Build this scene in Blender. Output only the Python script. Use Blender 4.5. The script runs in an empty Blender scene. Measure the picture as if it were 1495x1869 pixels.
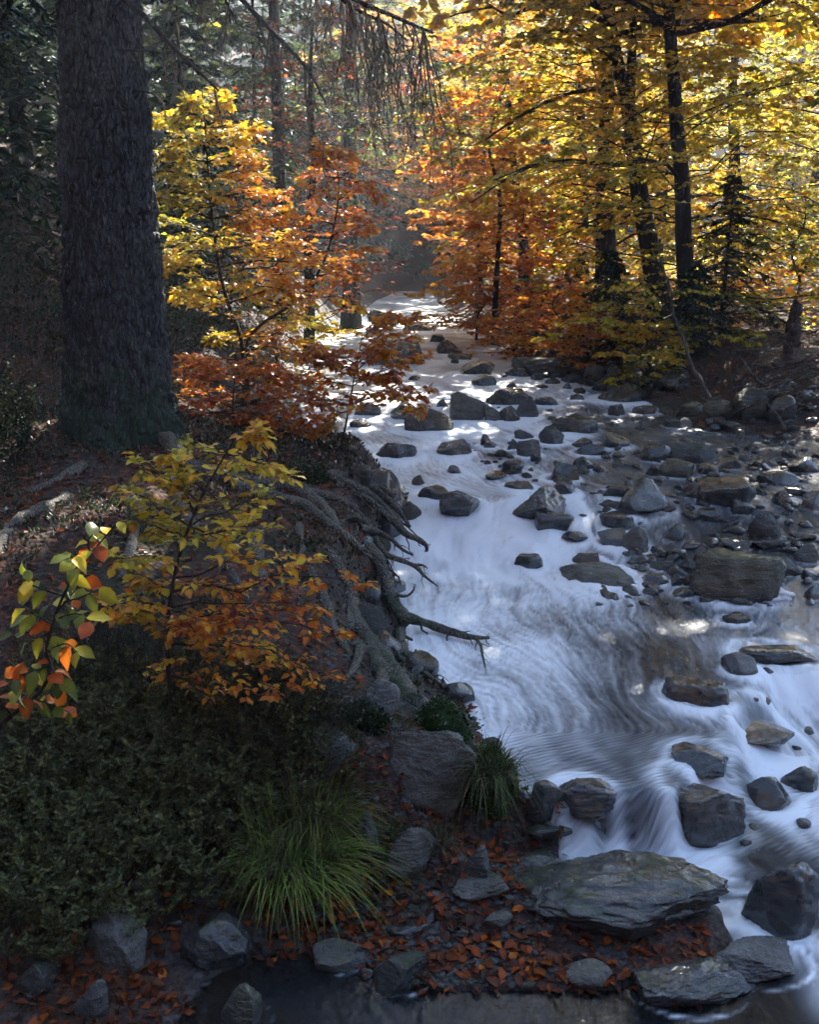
import bpy, bmesh, math, random
import numpy as np
from mathutils import Vector

scene = bpy.context.scene
COL = scene.collection

# ------------------------------------------------------------------ camera, sky, sun, exposure
F, CU, CV = 1800.0, 747.5, 934.5            # focal length and centre in photograph pixels (1495 x 1869)
PITCH = math.radians(14.0)
CAM = np.array([0.0, 0.0, 2.6])
cam_data = bpy.data.cameras.new("camera")
cam_data.sensor_fit = 'VERTICAL'
cam_data.sensor_height = 36.0
cam_data.lens = 36.0 * F / 1869.0
cam_data.clip_start = 0.05
cam_data.clip_end = 400.0
cam = bpy.data.objects.new("camera", cam_data)
cam.location = CAM
cam.rotation_euler = (math.pi / 2 - PITCH, 0, 0)
COL.objects.link(cam)
scene.camera = cam

SUN_AZ, SUN_EL = math.radians(16.0), math.radians(38.0)     # azimuth clockwise from +Y
SUN_DIR = np.array([math.sin(SUN_AZ) * math.cos(SUN_EL), math.cos(SUN_AZ) * math.cos(SUN_EL), math.sin(SUN_EL)])
world = bpy.data.worlds.new("World")
scene.world = world
world.use_nodes = True
wn = world.node_tree.nodes
wl = world.node_tree.links
for n in list(wn):
    wn.remove(n)
sky = wn.new("ShaderNodeTexSky")
sky.sky_type = 'NISHITA'
sky.sun_disc = False
sky.sun_elevation = SUN_EL
sky.sun_rotation = SUN_AZ
sky.altitude = 300
sky.air_density = 1.0
sky.dust_density = 0.6
sky.ozone_density = 3.0
bg = wn.new("ShaderNodeBackground")
bg.inputs["Strength"].default_value = 0.09
wo = wn.new("ShaderNodeOutputWorld")
wl.new(sky.outputs[0], bg.inputs[0])
wl.new(bg.outputs[0], wo.inputs[0])

sun_data = bpy.data.lights.new("sun", 'SUN')
sun_data.energy = 5.0
sun_data.angle = math.radians(0.53)
sun_data.color = (1.0, 0.93, 0.82)
sun = bpy.data.objects.new("sun", sun_data)
sun.rotation_euler = Vector(SUN_DIR).to_track_quat('Z', 'Y').to_euler()
sun.location = (20, 20, 30)
COL.objects.link(sun)

scene.view_settings.view_transform = 'Standard'
scene.view_settings.look = 'None'
scene.view_settings.gamma = 1.0
scene.view_settings.use_curve_mapping = False
scene.view_settings.exposure = 2.6
scene.render.engine = 'CYCLES'
cy = scene.cycles
cy.use_denoising = True
cy.use_adaptive_sampling = True
cy.adaptive_threshold = 0.03
cy.max_bounces = 5
cy.diffuse_bounces = 2
cy.glossy_bounces = 2
cy.transmission_bounces = 4
cy.transparent_max_bounces = 8
cy.volume_bounces = 0
cy.caustics_reflective = False
cy.caustics_refractive = False
cy.sample_clamp_indirect = 4.0

# ------------------------------------------------------------------ numeric helpers
CP, SP = math.cos(PITCH), math.sin(PITCH)

def ray(u, v):
    a = (u - CU) / F
    b = (CV - v) / F
    return np.array([a, CP + b * SP, -SP + b * CP])

def atY(u, v, Y):
    r = ray(u, v)
    return CAM + r * (Y / r[1])

def atZ(u, v, z):
    r = ray(u, v)
    return CAM + r * ((z - CAM[2]) / r[2])

def depth_of(p):
    return p[1] * CP - (p[2] - CAM[2]) * SP

def sstep(a, b, x):
    t = np.clip((np.asarray(x, float) - a) / (b - a), 0, 1)
    return t * t * (3 - 2 * t)

def _h(ix, iy, iz, seed):
    h = (ix.astype(np.int64) * 374761393 + iy.astype(np.int64) * 668265263 + iz.astype(np.int64) * 2147483647 + seed * 974634777) & 0xFFFFFFFF
    h = ((h ^ (h >> 13)) * 1274126177) & 0xFFFFFFFF
    h = ((h ^ (h >> 16)) * 2246822519) & 0xFFFFFFFF
    return ((h ^ (h >> 15)) & 0xFFFFFF) / float(0xFFFFFF) * 2 - 1

def vnoise(p, seed=0):
    p = np.asarray(p, float)
    i = np.floor(p).astype(np.int64)
    f = p - i
    f = f * f * f * (f * (f * 6 - 15) + 10)
    x, y, z = i[..., 0], i[..., 1], i[..., 2]
    fx, fy, fz = f[..., 0], f[..., 1], f[..., 2]
    def L(a, b, t):
        return a + (b - a) * t
    c = [[[_h(x + a, y + b, z + d, seed) for d in (0, 1)] for b in (0, 1)] for a in (0, 1)]
    x0 = L(L(c[0][0][0], c[1][0][0], fx), L(c[0][1][0], c[1][1][0], fx), fy)
    x1 = L(L(c[0][0][1], c[1][0][1], fx), L(c[0][1][1], c[1][1][1], fx), fy)
    return L(x0, x1, fz)

def fbm(p, oct=4, seed=0, gain=0.5, lac=2.03):
    p = np.asarray(p, float)
    s, a, n = 0, 1, 0
    for k in range(oct):
        s = s + a * vnoise(p, seed + k * 17)
        n += a
        a *= gain
        p = p * lac
    return s / n

def fbm2(x, y, sc, oct=3, seed=0):
    x = np.asarray(x, float)
    return fbm(np.stack([x * sc, np.asarray(y, float) * sc, np.full_like(x, 0.37)], -1), oct, seed)

def unit(v):
    v = np.asarray(v, float)
    return v / np.maximum(np.linalg.norm(v, axis=-1, keepdims=True), 1e-9)

# ------------------------------------------------------------------ mesh helpers
def mesh_from(name, verts, faces, mats=(), smooth=False, col=None, attrs=None, mat_idx=None):
    """faces: list of int arrays, each (n, k)"""
    verts = np.asarray(verts, np.float32).reshape(-1, 3)
    faces = [np.asarray(f, np.int32) for f in faces if len(f)]
    me = bpy.data.meshes.new(name)
    nl = sum(f.size for f in faces)
    nf = sum(len(f) for f in faces)
    me.vertices.add(len(verts))
    me.vertices.foreach_set("co", verts.ravel())
    me.loops.add(nl)
    me.loops.foreach_set("vertex_index", np.concatenate([f.ravel() for f in faces]))
    me.polygons.add(nf)
    tot = np.concatenate([np.full(len(f), f.shape[1], np.int32) for f in faces])
    st = np.concatenate([[0], np.cumsum(tot)[:-1]]).astype(np.int32)
    me.polygons.foreach_set("loop_start", st)
    me.polygons.foreach_set("use_smooth", np.full(nf, bool(smooth)))
    for m in mats:
        me.materials.append(m)
    if mat_idx is not None:
        me.polygons.foreach_set("material_index", np.asarray(mat_idx, np.int32))
    if col is not None:
        a = me.color_attributes.new("tint", 'FLOAT_COLOR', 'POINT')
        c = np.ones((len(verts), 4), np.float32)
        c[:, :3] = col
        a.data.foreach_set("color", c.ravel())
    for k, v in (attrs or {}).items():
        a = me.attributes.new(k, 'FLOAT', 'POINT')
        a.data.foreach_set("value", np.asarray(v, np.float32).ravel())
    me.update(calc_edges=True)
    return me

def link(name, data, parent=None, loc=None, label=None, cat=None, group=None, kind=None):
    o = bpy.data.objects.new(name, data)
    COL.objects.link(o)
    if parent is not None:
        o.parent = parent
    if loc is not None:
        o.location = loc
    if label:
        o["label"] = label
    if cat:
        o["category"] = cat
    if group:
        o["group"] = group
    if kind:
        o["kind"] = kind
    return o

def tubes(P, R, sides=5, cap=False):
    """P (n,k,3), R (n,k) -> verts, quads"""
    P = np.asarray(P, float)
    R = np.asarray(R, float)
    n, k, _ = P.shape
    T = unit(np.gradient(P, axis=1))
    ref = np.tile(np.array([0.13, 0.21, 0.97]), (n, 1))
    vert = np.abs(T.mean(1) @ np.array([0.13, 0.21, 0.97])) > 0.8 * np.linalg.norm(T.mean(1), axis=1)
    ref[vert] = (0.95, 0.25, 0.1)
    ref = ref[:, None, :]
    A = unit(np.cross(T, ref))
    B = np.cross(T, A)
    th = np.arange(sides) / sides * 2 * np.pi
    V = P[:, :, None, :] + R[:, :, None, None] * (np.cos(th)[None, None, :, None] * A[:, :, None, :] + np.sin(th)[None, None, :, None] * B[:, :, None, :])
    V = V.reshape(-1, 3)
    b = (np.arange(n) * k * sides)[:, None, None]
    j = (np.arange(k - 1) * sides)[None, :, None]
    s = np.arange(sides)[None, None, :]
    s2 = (s + 1) % sides
    q = np.stack([b + j + s, b + j + s2, b + j + sides + s2, b + j + sides + s], -1).reshape(-1, 4)
    return V, q

class Buf:
    def __init__(self):
        self.v, self.f, self.c, self.n = [], [], [], 0
    def add(self, v, f, c=None):
        self.v.append(np.asarray(v, float))
        self.f.append(np.asarray(f) + self.n)
        if c is not None:
            self.c.append(np.asarray(c, float))
        self.n += len(v)
    def mesh(self, name, mat, smooth=True):
        return mesh_from(name, np.concatenate(self.v), self.f, [mat], smooth, np.concatenate(self.c) if self.c else None)

def spline(pts, n):
    """Catmull-Rom through pts (m,3) -> (n,3)"""
    p = np.asarray(pts, float)
    if len(p) == 2:
        return p[0] + (p[1] - p[0]) * np.linspace(0, 1, n)[:, None]
    p = np.vstack([2 * p[0] - p[1], p, 2 * p[-1] - p[-2]])
    m = len(p) - 3
    t = np.linspace(0, m - 1e-6, n)
    i = t.astype(int)
    f = (t - i)[:, None]
    p0, p1, p2, p3 = p[i], p[i + 1], p[i + 2], p[i + 3]
    return 0.5 * (2 * p1 + (p2 - p0) * f + (2 * p0 - 5 * p1 + 4 * p2 - p3) * f ** 2 + (3 * p1 - p0 - 3 * p2 + p3) * f ** 3)

# ------------------------------------------------------------------ materials
def new_mat(name):
    m = bpy.data.materials.new(name)
    m.use_nodes = True
    nt = m.node_tree
    for n in list(nt.nodes):
        nt.nodes.remove(n)
    out = nt.nodes.new("ShaderNodeOutputMaterial")
    return m, nt, out

class N:
    """tiny node-graph helper"""
    def __init__(self, nt):
        self.nt = nt
    def node(self, t, **kw):
        n = self.nt.nodes.new(t)
        for k, v in kw.items():
            setattr(n, k, v)
        return n
    def set(self, sock, val):
        if isinstance(val, bpy.types.NodeSocket):
            self.nt.links.new(val, sock)
        else:
            if sock.type == 'RGBA' and len(val) == 3:
                val = (*val, 1)
            sock.default_value = val
    def coords(self, kind="Object"):
        return self.node("ShaderNodeTexCoord").outputs[kind]
    def pos(self):
        return self.node("ShaderNodeNewGeometry").outputs["Position"]
    def normal(self):
        return self.node("ShaderNodeNewGeometry").outputs["Normal"]
    def noise(self, vec, scale, detail=4, rough=0.55, dist=0.0, out=0):
        n = self.node("ShaderNodeTexNoise")
        self.set(n.inputs["Vector"], vec)
        n.inputs["Scale"].default_value = scale
        n.inputs["Detail"].default_value = detail
        n.inputs["Roughness"].default_value = rough
        n.inputs["Distortion"].default_value = dist
        return n.outputs[out]
    def voronoi(self, vec, scale, feature='F1', out="Distance", rand=1.0):
        n = self.node("ShaderNodeTexVoronoi", feature=feature)
        self.set(n.inputs["Vector"], vec)
        n.inputs["Scale"].default_value = scale
        n.inputs["Randomness"].default_value = rand
        return n.outputs[out]
    def mapping(self, vec, scale=(1, 1, 1), loc=(0, 0, 0), rot=(0, 0, 0)):
        n = self.node("ShaderNodeMapping")
        self.set(n.inputs["Vector"], vec)
        n.inputs["Scale"].default_value = scale
        n.inputs["Location"].default_value = loc
        n.inputs["Rotation"].default_value = rot
        return n.outputs[0]
    def ramp(self, fac, stops, interp='LINEAR'):
        n = self.node("ShaderNodeValToRGB")
        n.color_ramp.interpolation = interp
        e = n.color_ramp.elements
        while len(e) > 1:
            e.remove(e[-1])
        e[0].position = stops[0][0]
        e[0].color = (*stops[0][1], 1)
        for p, c in stops[1:]:
            k = e.new(p)
            k.color = (*c, 1)
        self.set(n.inputs[0], fac)
        return n.outputs[0]
    def val(self, fac, a, b, lo=0.0, hi=1.0):
        n = self.node("ShaderNodeMapRange", interpolation_type='SMOOTHSTEP')
        self.set(n.inputs[0], fac)
        n.inputs[1].default_value = a
        n.inputs[2].default_value = b
        n.inputs[3].default_value = lo
        n.inputs[4].default_value = hi
        return n.outputs[0]
    def math(self, op, a, b=0.0, clamp=False):
        n = self.node("ShaderNodeMath", operation=op, use_clamp=clamp)
        self.set(n.inputs[0], a)
        self.set(n.inputs[1], b)
        return n.outputs[0]
    def mix(self, fac, a, b, mode='MIX'):
        n = self.node("ShaderNodeMix", data_type='RGBA', blend_type=mode)
        self.set(n.inputs[0], fac)
        self.set(n.inputs[6], a)
        self.set(n.inputs[7], b)
        return n.outputs[2]
    def attr(self, name, out="Color"):
        n = self.node("ShaderNodeAttribute")
        n.attribute_name = name
        return n.outputs[out]
    def bump(self, h, strength=0.5, dist=0.02, normal=None):
        n = self.node("ShaderNodeBump")
        self.set(n.inputs["Height"], h)
        n.inputs["Strength"].default_value = strength
        n.inputs["Distance"].default_value = dist
        if normal is not None:
            self.set(n.inputs["Normal"], normal)
        return n.outputs[0]
    def sep(self, vec):
        n = self.node("ShaderNodeSeparateXYZ")
        self.set(n.inputs[0], vec)
        return n.outputs
    def rand(self):
        return self.node("ShaderNodeObjectInfo").outputs["Random"]
    def principled(self, base, rough=0.6, spec=0.5, normal=None, **kw):
        n = self.node("ShaderNodeBsdfPrincipled")
        self.set(n.inputs["Base Color"], base)
        self.set(n.inputs["Roughness"], rough)
        self.set(n.inputs["Specular IOR Level"], spec)
        if normal is not None:
            self.set(n.inputs["Normal"], normal)
        for k, v in kw.items():
            self.set(n.inputs[k], v)
        return n.outputs[0]
    def mixsh(self, fac, a, b):
        n = self.node("ShaderNodeMixShader")
        self.set(n.inputs[0], fac)
        self.nt.links.new(a, n.inputs[1])
        self.nt.links.new(b, n.inputs[2])
        return n.outputs[0]
    def out(self, out, s):
        self.nt.links.new(s, out.inputs["Surface"])

def leaf_material(name, gloss=0.10, trans=0.5):
    m, nt, out = new_mat(name)
    g = N(nt)
    c = g.attr("tint")
    c2 = c
    d = g.node("ShaderNodeBsdfDiffuse")
    g.set(d.inputs[0], c2)
    t = g.node("ShaderNodeBsdfTranslucent")
    g.set(t.inputs[0], c2)
    s = g.mixsh(trans, d.outputs[0], t.outputs[0])
    gl = g.node("ShaderNodeBsdfGlossy")
    gl.inputs["Color"].default_value = (0.9, 0.9, 0.9, 1)
    gl.inputs["Roughness"].default_value = 0.42
    fr = g.node("ShaderNodeFresnel")
    fr.inputs[0].default_value = 1.4
    s = g.mixsh(g.math('MULTIPLY', fr.outputs[0], gloss * 6), s, gl.outputs[0])
    g.out(out, s)
    return m

def bark_material(name, c1, c2, moss=None, moss_z=(0, 1), scale=1.0, mosslo=0.45):
    m, nt, out = new_mat(name)
    g = N(nt)
    p = g.pos()
    st = g.mapping(p, (14 * scale, 14 * scale, 4 * scale))
    a = g.noise(st, 2.2, 6, 0.65)
    b = g.voronoi(g.mapping(p, (22 * scale, 22 * scale, 7 * scale)), 1.6, 'DISTANCE_TO_EDGE')
    bb = g.val(b, 0.0, 0.22)
    c = g.mix(g.math('MULTIPLY', a, bb), c1, c2)
    c = g.mix(1.0, c, g.ramp(g.noise(p, 1.8, 3), [(0.3, (0.55, 0.56, 0.6)), (0.7, (1.3, 1.25, 1.2))]), 'MULTIPLY')
    if moss is not None:
        z = g.sep(p)[2]
        mz = g.val(z, moss_z[0], moss_z[1], 1.0, 0.0)
        mn = g.noise(p, 5.5, 5, 0.65)
        mf = g.val(g.math('ADD', mn, g.math('MULTIPLY', mz, 0.35)), mosslo + 0.2, mosslo + 0.36)
        mc = g.mix(g.noise(p, 60, 3), moss, tuple(x * 2.2 for x in moss))
        c = g.mix(mf, c, mc)
    h = g.math('ADD', g.math('MULTIPLY', a, 0.8), g.math('MULTIPLY', bb, 0.6))
    h = g.math('ADD', h, g.math('MULTIPLY', g.noise(p, 90, 3), 0.3))
    nrm = g.bump(h, 0.9, 0.012)
    g.out(out, g.principled(c, 0.75, 0.3, nrm))
    return m

def rock_material(name, dark, light, moss=None, moss_lo=0.55, wet=0.35, brown=None, strata=1.0, coat=0.0):
    m, nt, out = new_mat(name)
    g = N(nt)
    r = g.rand()
    o = g.coords("Object")
    off = g.node("ShaderNodeVectorMath", operation='ADD')
    cmb = g.node("ShaderNodeCombineXYZ")
    for k in range(3):
        g.set(cmb.inputs[k], g.math('MULTIPLY', r, 13.0 + 9 * k))
    g.set(off.inputs[0], o)
    g.set(off.inputs[1], cmb.outputs[0])
    v = off.outputs[0]
    a = g.noise(v, 5.0, 8, 0.62)
    s = g.noise(g.mapping(v, (1.6, 3.0, 9.0), rot=(0.35, 0.25, 0.3)), 3.2, 6, 0.6, 0.4)
    fine = g.noise(v, 55, 4, 0.7)
    f = g.math('ADD', g.math('MULTIPLY', a, 0.55), g.math('MULTIPLY', s, 0.45))
    c = g.ramp(f, [(0.30, dark), (0.52, tuple((x + y) / 2 for x, y in zip(dark, light))), (0.72, light)])
    c = g.mix(1.0, c, g.ramp(r, [(0.0, (0.72, 0.74, 0.78)), (0.5, (1.0, 1.0, 1.0)), (1.0, (1.28, 1.2, 1.1))]), 'MULTIPLY')
    if brown is not None:
        c = g.mix(g.val(g.noise(v, 3.1, 4), 0.5, 0.66), c, brown)
    spots = g.val(g.noise(v, 17, 5, 0.7), 0.63, 0.72)
    c = g.mix(g.math('MULTIPLY', spots, 0.45), c, tuple(min(1, x * 2.6 + 0.02) for x in light))
    rough = g.val(g.noise(v, 9, 4), 0.3, 0.7, wet * 0.7, wet * 1.5)
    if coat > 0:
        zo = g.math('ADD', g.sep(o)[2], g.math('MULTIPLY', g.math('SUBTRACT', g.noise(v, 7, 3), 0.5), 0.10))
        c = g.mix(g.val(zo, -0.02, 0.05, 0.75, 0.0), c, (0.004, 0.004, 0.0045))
    if moss is not None:
        nz = g.sep(g.normal())[2]
        mf = g.val(g.math('ADD', g.math('MULTIPLY', nz, 0.35), g.noise(v, 6.5, 6, 0.7)), moss_lo + 0.10, moss_lo + 0.26)
        mc = g.mix(g.noise(v, 70, 3), moss, tuple(x * 2.4 for x in moss))
        c = g.mix(mf, c, mc)
        rough = g.mix(mf, rough, (0.9, 0.9, 0.9))
    h = g.math('ADD', g.math('MULTIPLY', s, 0.9 * strata), g.math('MULTIPLY', fine, 0.35))
    h = g.math('ADD', h, g.math('MULTIPLY', g.noise(v, 18, 5, 0.65), 0.6))
    nrm = g.bump(h, 1.0, 0.055)
    g.out(out, g.principled(c, rough, 0.6, nrm, **{'Coat Weight': coat, 'Coat Roughness': 0.12}))
    return m

M = {}
M['leaf'] = leaf_material("beech_leaf", 0.05, 0.68)
M['leaf_gloss'] = leaf_material("beech_leaf_near", 0.08, 0.62)
M['litter'] = leaf_material("fallen_leaf", 0.08, 0.05)
M['needle'] = leaf_material("evergreen_foliage", 0.03, 0.25)
M['grass'] = leaf_material("grass_blade", 0.07, 0.35)
M['bark_spruce'] = bark_material("spruce_bark", (0.010, 0.011, 0.014), (0.070, 0.074, 0.086), (0.012, 0.024, 0.016), (0.9, 2.6), 1.0, 0.40)
M['bark_root'] = bark_material("root_bark", (0.035, 0.033, 0.027), (0.34, 0.32, 0.26), (0.035, 0.048, 0.026), (0.0, 1.6), 1.8, 0.54)
M['bark_beech'] = bark_material("beech_bark", (0.012, 0.011, 0.010), (0.05, 0.045, 0.042), (0.012, 0.018, 0.008), (1, 5), 0.5, 0.5)
M['twig'] = bark_material("twig_bark", (0.022, 0.016, 0.012), (0.07, 0.05, 0.04), None)
M['twig_pale'] = bark_material("pale_twig_bark", (0.10, 0.085, 0.06), (0.30, 0.26, 0.19), None)
M['dead_wood'] = bark_material("dead_wood", (0.06, 0.05, 0.045), (0.19, 0.165, 0.145), None)
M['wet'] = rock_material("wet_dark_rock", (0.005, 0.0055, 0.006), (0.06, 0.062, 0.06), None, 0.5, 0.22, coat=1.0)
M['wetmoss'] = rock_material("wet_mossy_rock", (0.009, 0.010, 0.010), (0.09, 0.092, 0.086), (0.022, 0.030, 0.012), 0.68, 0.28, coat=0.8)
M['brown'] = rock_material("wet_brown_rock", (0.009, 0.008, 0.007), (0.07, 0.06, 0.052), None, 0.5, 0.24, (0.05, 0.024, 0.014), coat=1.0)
M['grey'] = rock_material("grey_rock", (0.03, 0.033, 0.032), (0.19, 0.195, 0.18), (0.03, 0.036, 0.016), 0.66, 0.55)
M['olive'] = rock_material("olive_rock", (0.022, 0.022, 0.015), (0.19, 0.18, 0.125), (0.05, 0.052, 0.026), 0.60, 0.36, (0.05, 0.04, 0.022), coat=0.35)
M['pale'] = rock_material("pale_rock", (0.09, 0.09, 0.085), (0.36, 0.35, 0.32), (0.05, 0.055, 0.035), 0.74, 0.5)
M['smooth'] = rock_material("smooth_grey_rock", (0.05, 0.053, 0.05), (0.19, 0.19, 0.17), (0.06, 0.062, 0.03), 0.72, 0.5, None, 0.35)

# ------------------------------------------------------------------ stream and terrain functions
def zw(x, y):
    """water level"""
    x = np.asarray(x, float)
    y = np.asarray(y, float)
    lip = np.interp(x, [-9, 1.2, 1.6, 2.1, 2.6, 6], [4.02, 4.02, 4.7, 5.5, 5.65, 6.1])
    lip = lip + 0.05 * np.sin(6.3 * x + 1.0) + 0.03 * np.sin(15.0 * x) + 0.015 * np.sin(37 * x)
    wid = np.interp(x, [1.15, 1.6, 2.2], [0.14, 0.5, 0.75])
    low = np.interp(y, [-9, 2.5, 3.1, 3.86, 5.5, 8], [-0.10, -0.10, -0.03, 0.02, 0.12, 0.2])
    high = np.interp(y, [3.0, 4.1, 6.4, 7.35, 7.75, 8.35, 8.7, 12, 14, 31, 41, 60], [0.20, 0.29, 0.33, 0.36, 0.45, 0.62, 0.66, 0.84, 0.95, 1.3, 1.6, 2.2])
    t = sstep(0, 1, (y - (lip - wid)) / wid)
    return low + (high - low) * t

def onwater(u, v, it=12):
    z = 0.4
    for _ in range(it):
        p = atZ(u, v, z)
        z = 0.5 * z + 0.5 * float(zw(p[0], p[1]))
    return atZ(u, v, z)

left_px = [(385, 1790), (450, 1750), (560, 1745), (650, 1752), (700, 1795), (800, 1805), (1000, 1805), (1080, 1812), (1160, 1800), (1250, 1830), (1330, 1800),
           (1350, 1710), (1325, 1655), (1150, 1610), (1040, 1600), (1015, 1540), (1000, 1480), (960, 1455), (925, 1395), (880, 1325), (800, 1265), (750, 1205),
           (715, 1110), (700, 1010), (725, 960), (742, 905), (645, 885), (585, 862), (535, 812), (522, 760), (540, 700), (565, 655), (600, 620), (635, 585), (690, 547), (722, 534)]
right_px = [(788, 534), (800, 553), (860, 596), (945, 640), (1010, 690), (1110, 715), (1195, 742), (1250, 775), (1340, 793), (1480, 806), (1560, 830), (1680, 900), (1760, 1000), (1900, 1200)]
poly = [(-1.45, 1.2), (-1.35, 2.0)]
poly += [tuple(onwater(u, v)[:2]) for u, v in left_px]
yl = poly[-1][1]
poly += [(poly[-1][0] - 0.3, yl + 1.2), (poly[-1][0] + 0.9, yl + 1.2)]
rp = [tuple(onwater(u, v)[:2]) for u, v in right_px]
poly += rp
poly += [(3.9, 4.0), (3.6, 2.5), (3.4, 1.2)]
POLY = np.array(poly)

def sdist(x, y):
    """signed distance to the water outline, positive on land"""
    x = np.asarray(x, float)
    y = np.asarray(y, float)
    sh = x.shape
    px, py = x.ravel(), y.ravel()
    best = np.full(px.shape, 1e9)
    ins = np.zeros(px.shape, bool)
    A = POLY
    B = np.roll(POLY, -1, 0)
    for (ax, ay), (bx, by) in zip(A, B):
        ex, ey = bx - ax, by - ay
        t = np.clip(((px - ax) * ex + (py - ay) * ey) / (ex * ex + ey * ey + 1e-12), 0, 1)
        d = (px - ax - t * ex) ** 2 + (py - ay - t * ey) ** 2
        best = np.minimum(best, d)
        if ay != by:
            c = ((ay > py) != (by > py)) & (px < (bx - ax) * (py - ay) / (by - ay) + ax)
            ins ^= c
    d = np.sqrt(best)
    return np.where(ins, -d, d).reshape(sh)

_lp = np.array([tuple(onwater(u, v)[:2]) for u, v in left_px[14:]])
_rp = np.array(rp[::-1])
_ly = np.maximum.accumulate(_lp[:, 1])
_ry = np.maximum.accumulate(_rp[:, 1])

def xl_of(y):
    return np.interp(y, _ly, _lp[:, 0])

def xr_of(y):
    return np.interp(y, _ry, _rp[:, 0])

def H(x, y, detail=True):
    x = np.asarray(x, float)
    y = np.asarray(y, float)
    d = sdist(x, y)
    d = d + 0.16 * fbm2(x, y, 2.6, 3, 77) * sstep(4.1, 4.6, y) * sstep(11, 8.5, y) * sstep(1.2, 0.4, x)
    w = zw(x, y)
    xc = 0.5 * (xl_of(y) + xr_of(y))
    ZL = np.interp(y, [0.5, 2.2, 3.0, 3.35, 3.9, 4.6, 5.3, 6.5, 7.3, 10, 14, 30, 50], [0.55, 0.06, 0.12, 0.22, 0.50, 0.72, 0.86, 1.0, 1.15, 1.3, 1.6, 2.6, 4])
    ZL = ZL + 0.25 * sstep(0.6, 2.2, -x) * sstep(3.0, 4.6, y)
    ZL = ZL + np.maximum(0, -x - 3.1) * 0.62 * sstep(2.5, 9, y) + np.maximum(0, -x - 2.2) * 0.85 * sstep(6, 2, y)  # last term: near left slope steepened to keep sky light off the foreground
    widL = np.interp(y, [2, 3.6, 4.3, 5.0, 5.6, 6.2, 7.4, 9, 14, 40], [0.9, 1.0, 0.95, 0.85, 0.6, 0.32, 0.22, 0.6, 1.2, 2.0])
    ZR = w + np.interp(y, [0, 6, 9, 12, 15, 25, 45], [0.4, 0.45, 0.5, 0.55, 0.6, 0.9, 1.2])
    ZR = ZR + np.maximum(0, x - 5.5) * 0.05 + np.maximum(0, x - 16) * 0.22
    widR = np.interp(y, [0, 9, 12, 16, 40], [1.5, 1.8, 1.6, 1.6, 2.2])
    fl = sstep(0.5, -0.5, (x - xc) / np.maximum(0.15, 0.12 * np.maximum(y - 30, 0)))
    wid = widL * fl + widR * (1 - fl)
    Z = ZL * fl + ZR * (1 - fl)
    low = d < 0
    rise = sstep(0, 1, np.maximum(d, 0) / wid)
    lin = np.clip(d / wid, 0, 1)
    k = 0.75 * rise + 0.25 * lin
    out = w + 0.015 + (np.maximum(Z, w + 0.06) - w) * k
    dep = w - np.minimum(0.30, 0.03 + 0.30 * np.maximum(-d, 0))
    z = np.where(low, dep, out)
    hb = np.maximum(0, y - 40)
    z = z + np.where(hb > 0, 0.62 * hb * hb / (hb + 6), 0)
    z = z + np.maximum(0, 0.6 - y) * 0.9  # unseen rise behind the camera, added to block sky light
    if detail:
        amp = np.clip(np.maximum(d, 0) * 0.6, 0, 1)
        z = z + amp * ((0.05 + 0.07 * sstep(-0.2, -0.6, x) * sstep(4.2, 5, y)) * fbm2(x, y, 1.9, 4, 3) + 0.25 * np.clip((np.abs(y) - 9) / 20, 0, 1) * fbm2(x, y, 0.3, 3, 5))
        z = z + 0.018 * fbm2(x, y, 9.0, 3, 8) * np.clip(0.3 + amp, 0, 1)
    return z

# height of ground or water on a fine lattice, for quick placing
_nx, _ny = 310, 370
_sx = np.linspace(-1, 1, _nx)
GX = 0.4 + 48 * np.sinh(4.0 * _sx) / math.sinh(4.0)
GY = np.concatenate([np.linspace(-16, 1.1, 14), np.geomspace(1.25, 76, _ny - 14)])
GXX, GYY = np.meshgrid(GX, GY)
GZ = H(GXX, GYY)
GD = sdist(GXX, GYY)
GS = np.maximum(GZ, np.where(GD < 0, zw(GXX, GYY), -99))

def lattice(A, x, y):
    x, y = np.asarray(x, float), np.asarray(y, float)
    fx = np.clip((np.arcsinh((x - 0.4) * math.sinh(4.0) / 48) / 4.0 + 1) / 2 * (_nx - 1), 0, _nx - 1.001)
    fy = np.clip(np.interp(y, GY, np.arange(_ny)), 0, _ny - 1.001)
    i, j = fx.astype(int), fy.astype(int)
    a, b = fx - i, fy - j
    return (A[j, i] * (1 - a) + A[j, i + 1] * a) * (1 - b) + (A[j + 1, i] * (1 - a) + A[j + 1, i + 1] * a) * b

def onground(u, v, tmax=70):
    r = ray(u, v)
    t = np.geomspace(1.2, tmax, 300)
    for _ in range(3):
        p = CAM + r[None] * t[:, None]
        b = np.nonzero(p[:, 2] < lattice(GS, p[:, 0], p[:, 1]))[0]
        if len(b) == 0:
            return p[-1]
        i = max(b[0], 1)
        t = np.linspace(t[i - 1], t[i], 12)
    return CAM + r * t[6]

def surf(x, y):
    """height of whatever one stands on at x, y: ground, or water where it is higher"""
    return float(lattice(GS, x, y))

# ------------------------------------------------------------------ rocks: where they stand (photo box on the surface -> real place and size)
_ico = {}
def ico(sub):
    if sub not in _ico:
        bm = bmesh.new()
        bmesh.ops.create_icosphere(bm, subdivisions=sub, radius=1)
        _ico[sub] = (np.array([v.co[:] for v in bm.verts]), np.array([[v.index for v in f.verts] for f in bm.faces]))
        bm.free()
    return _ico[sub]

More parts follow.
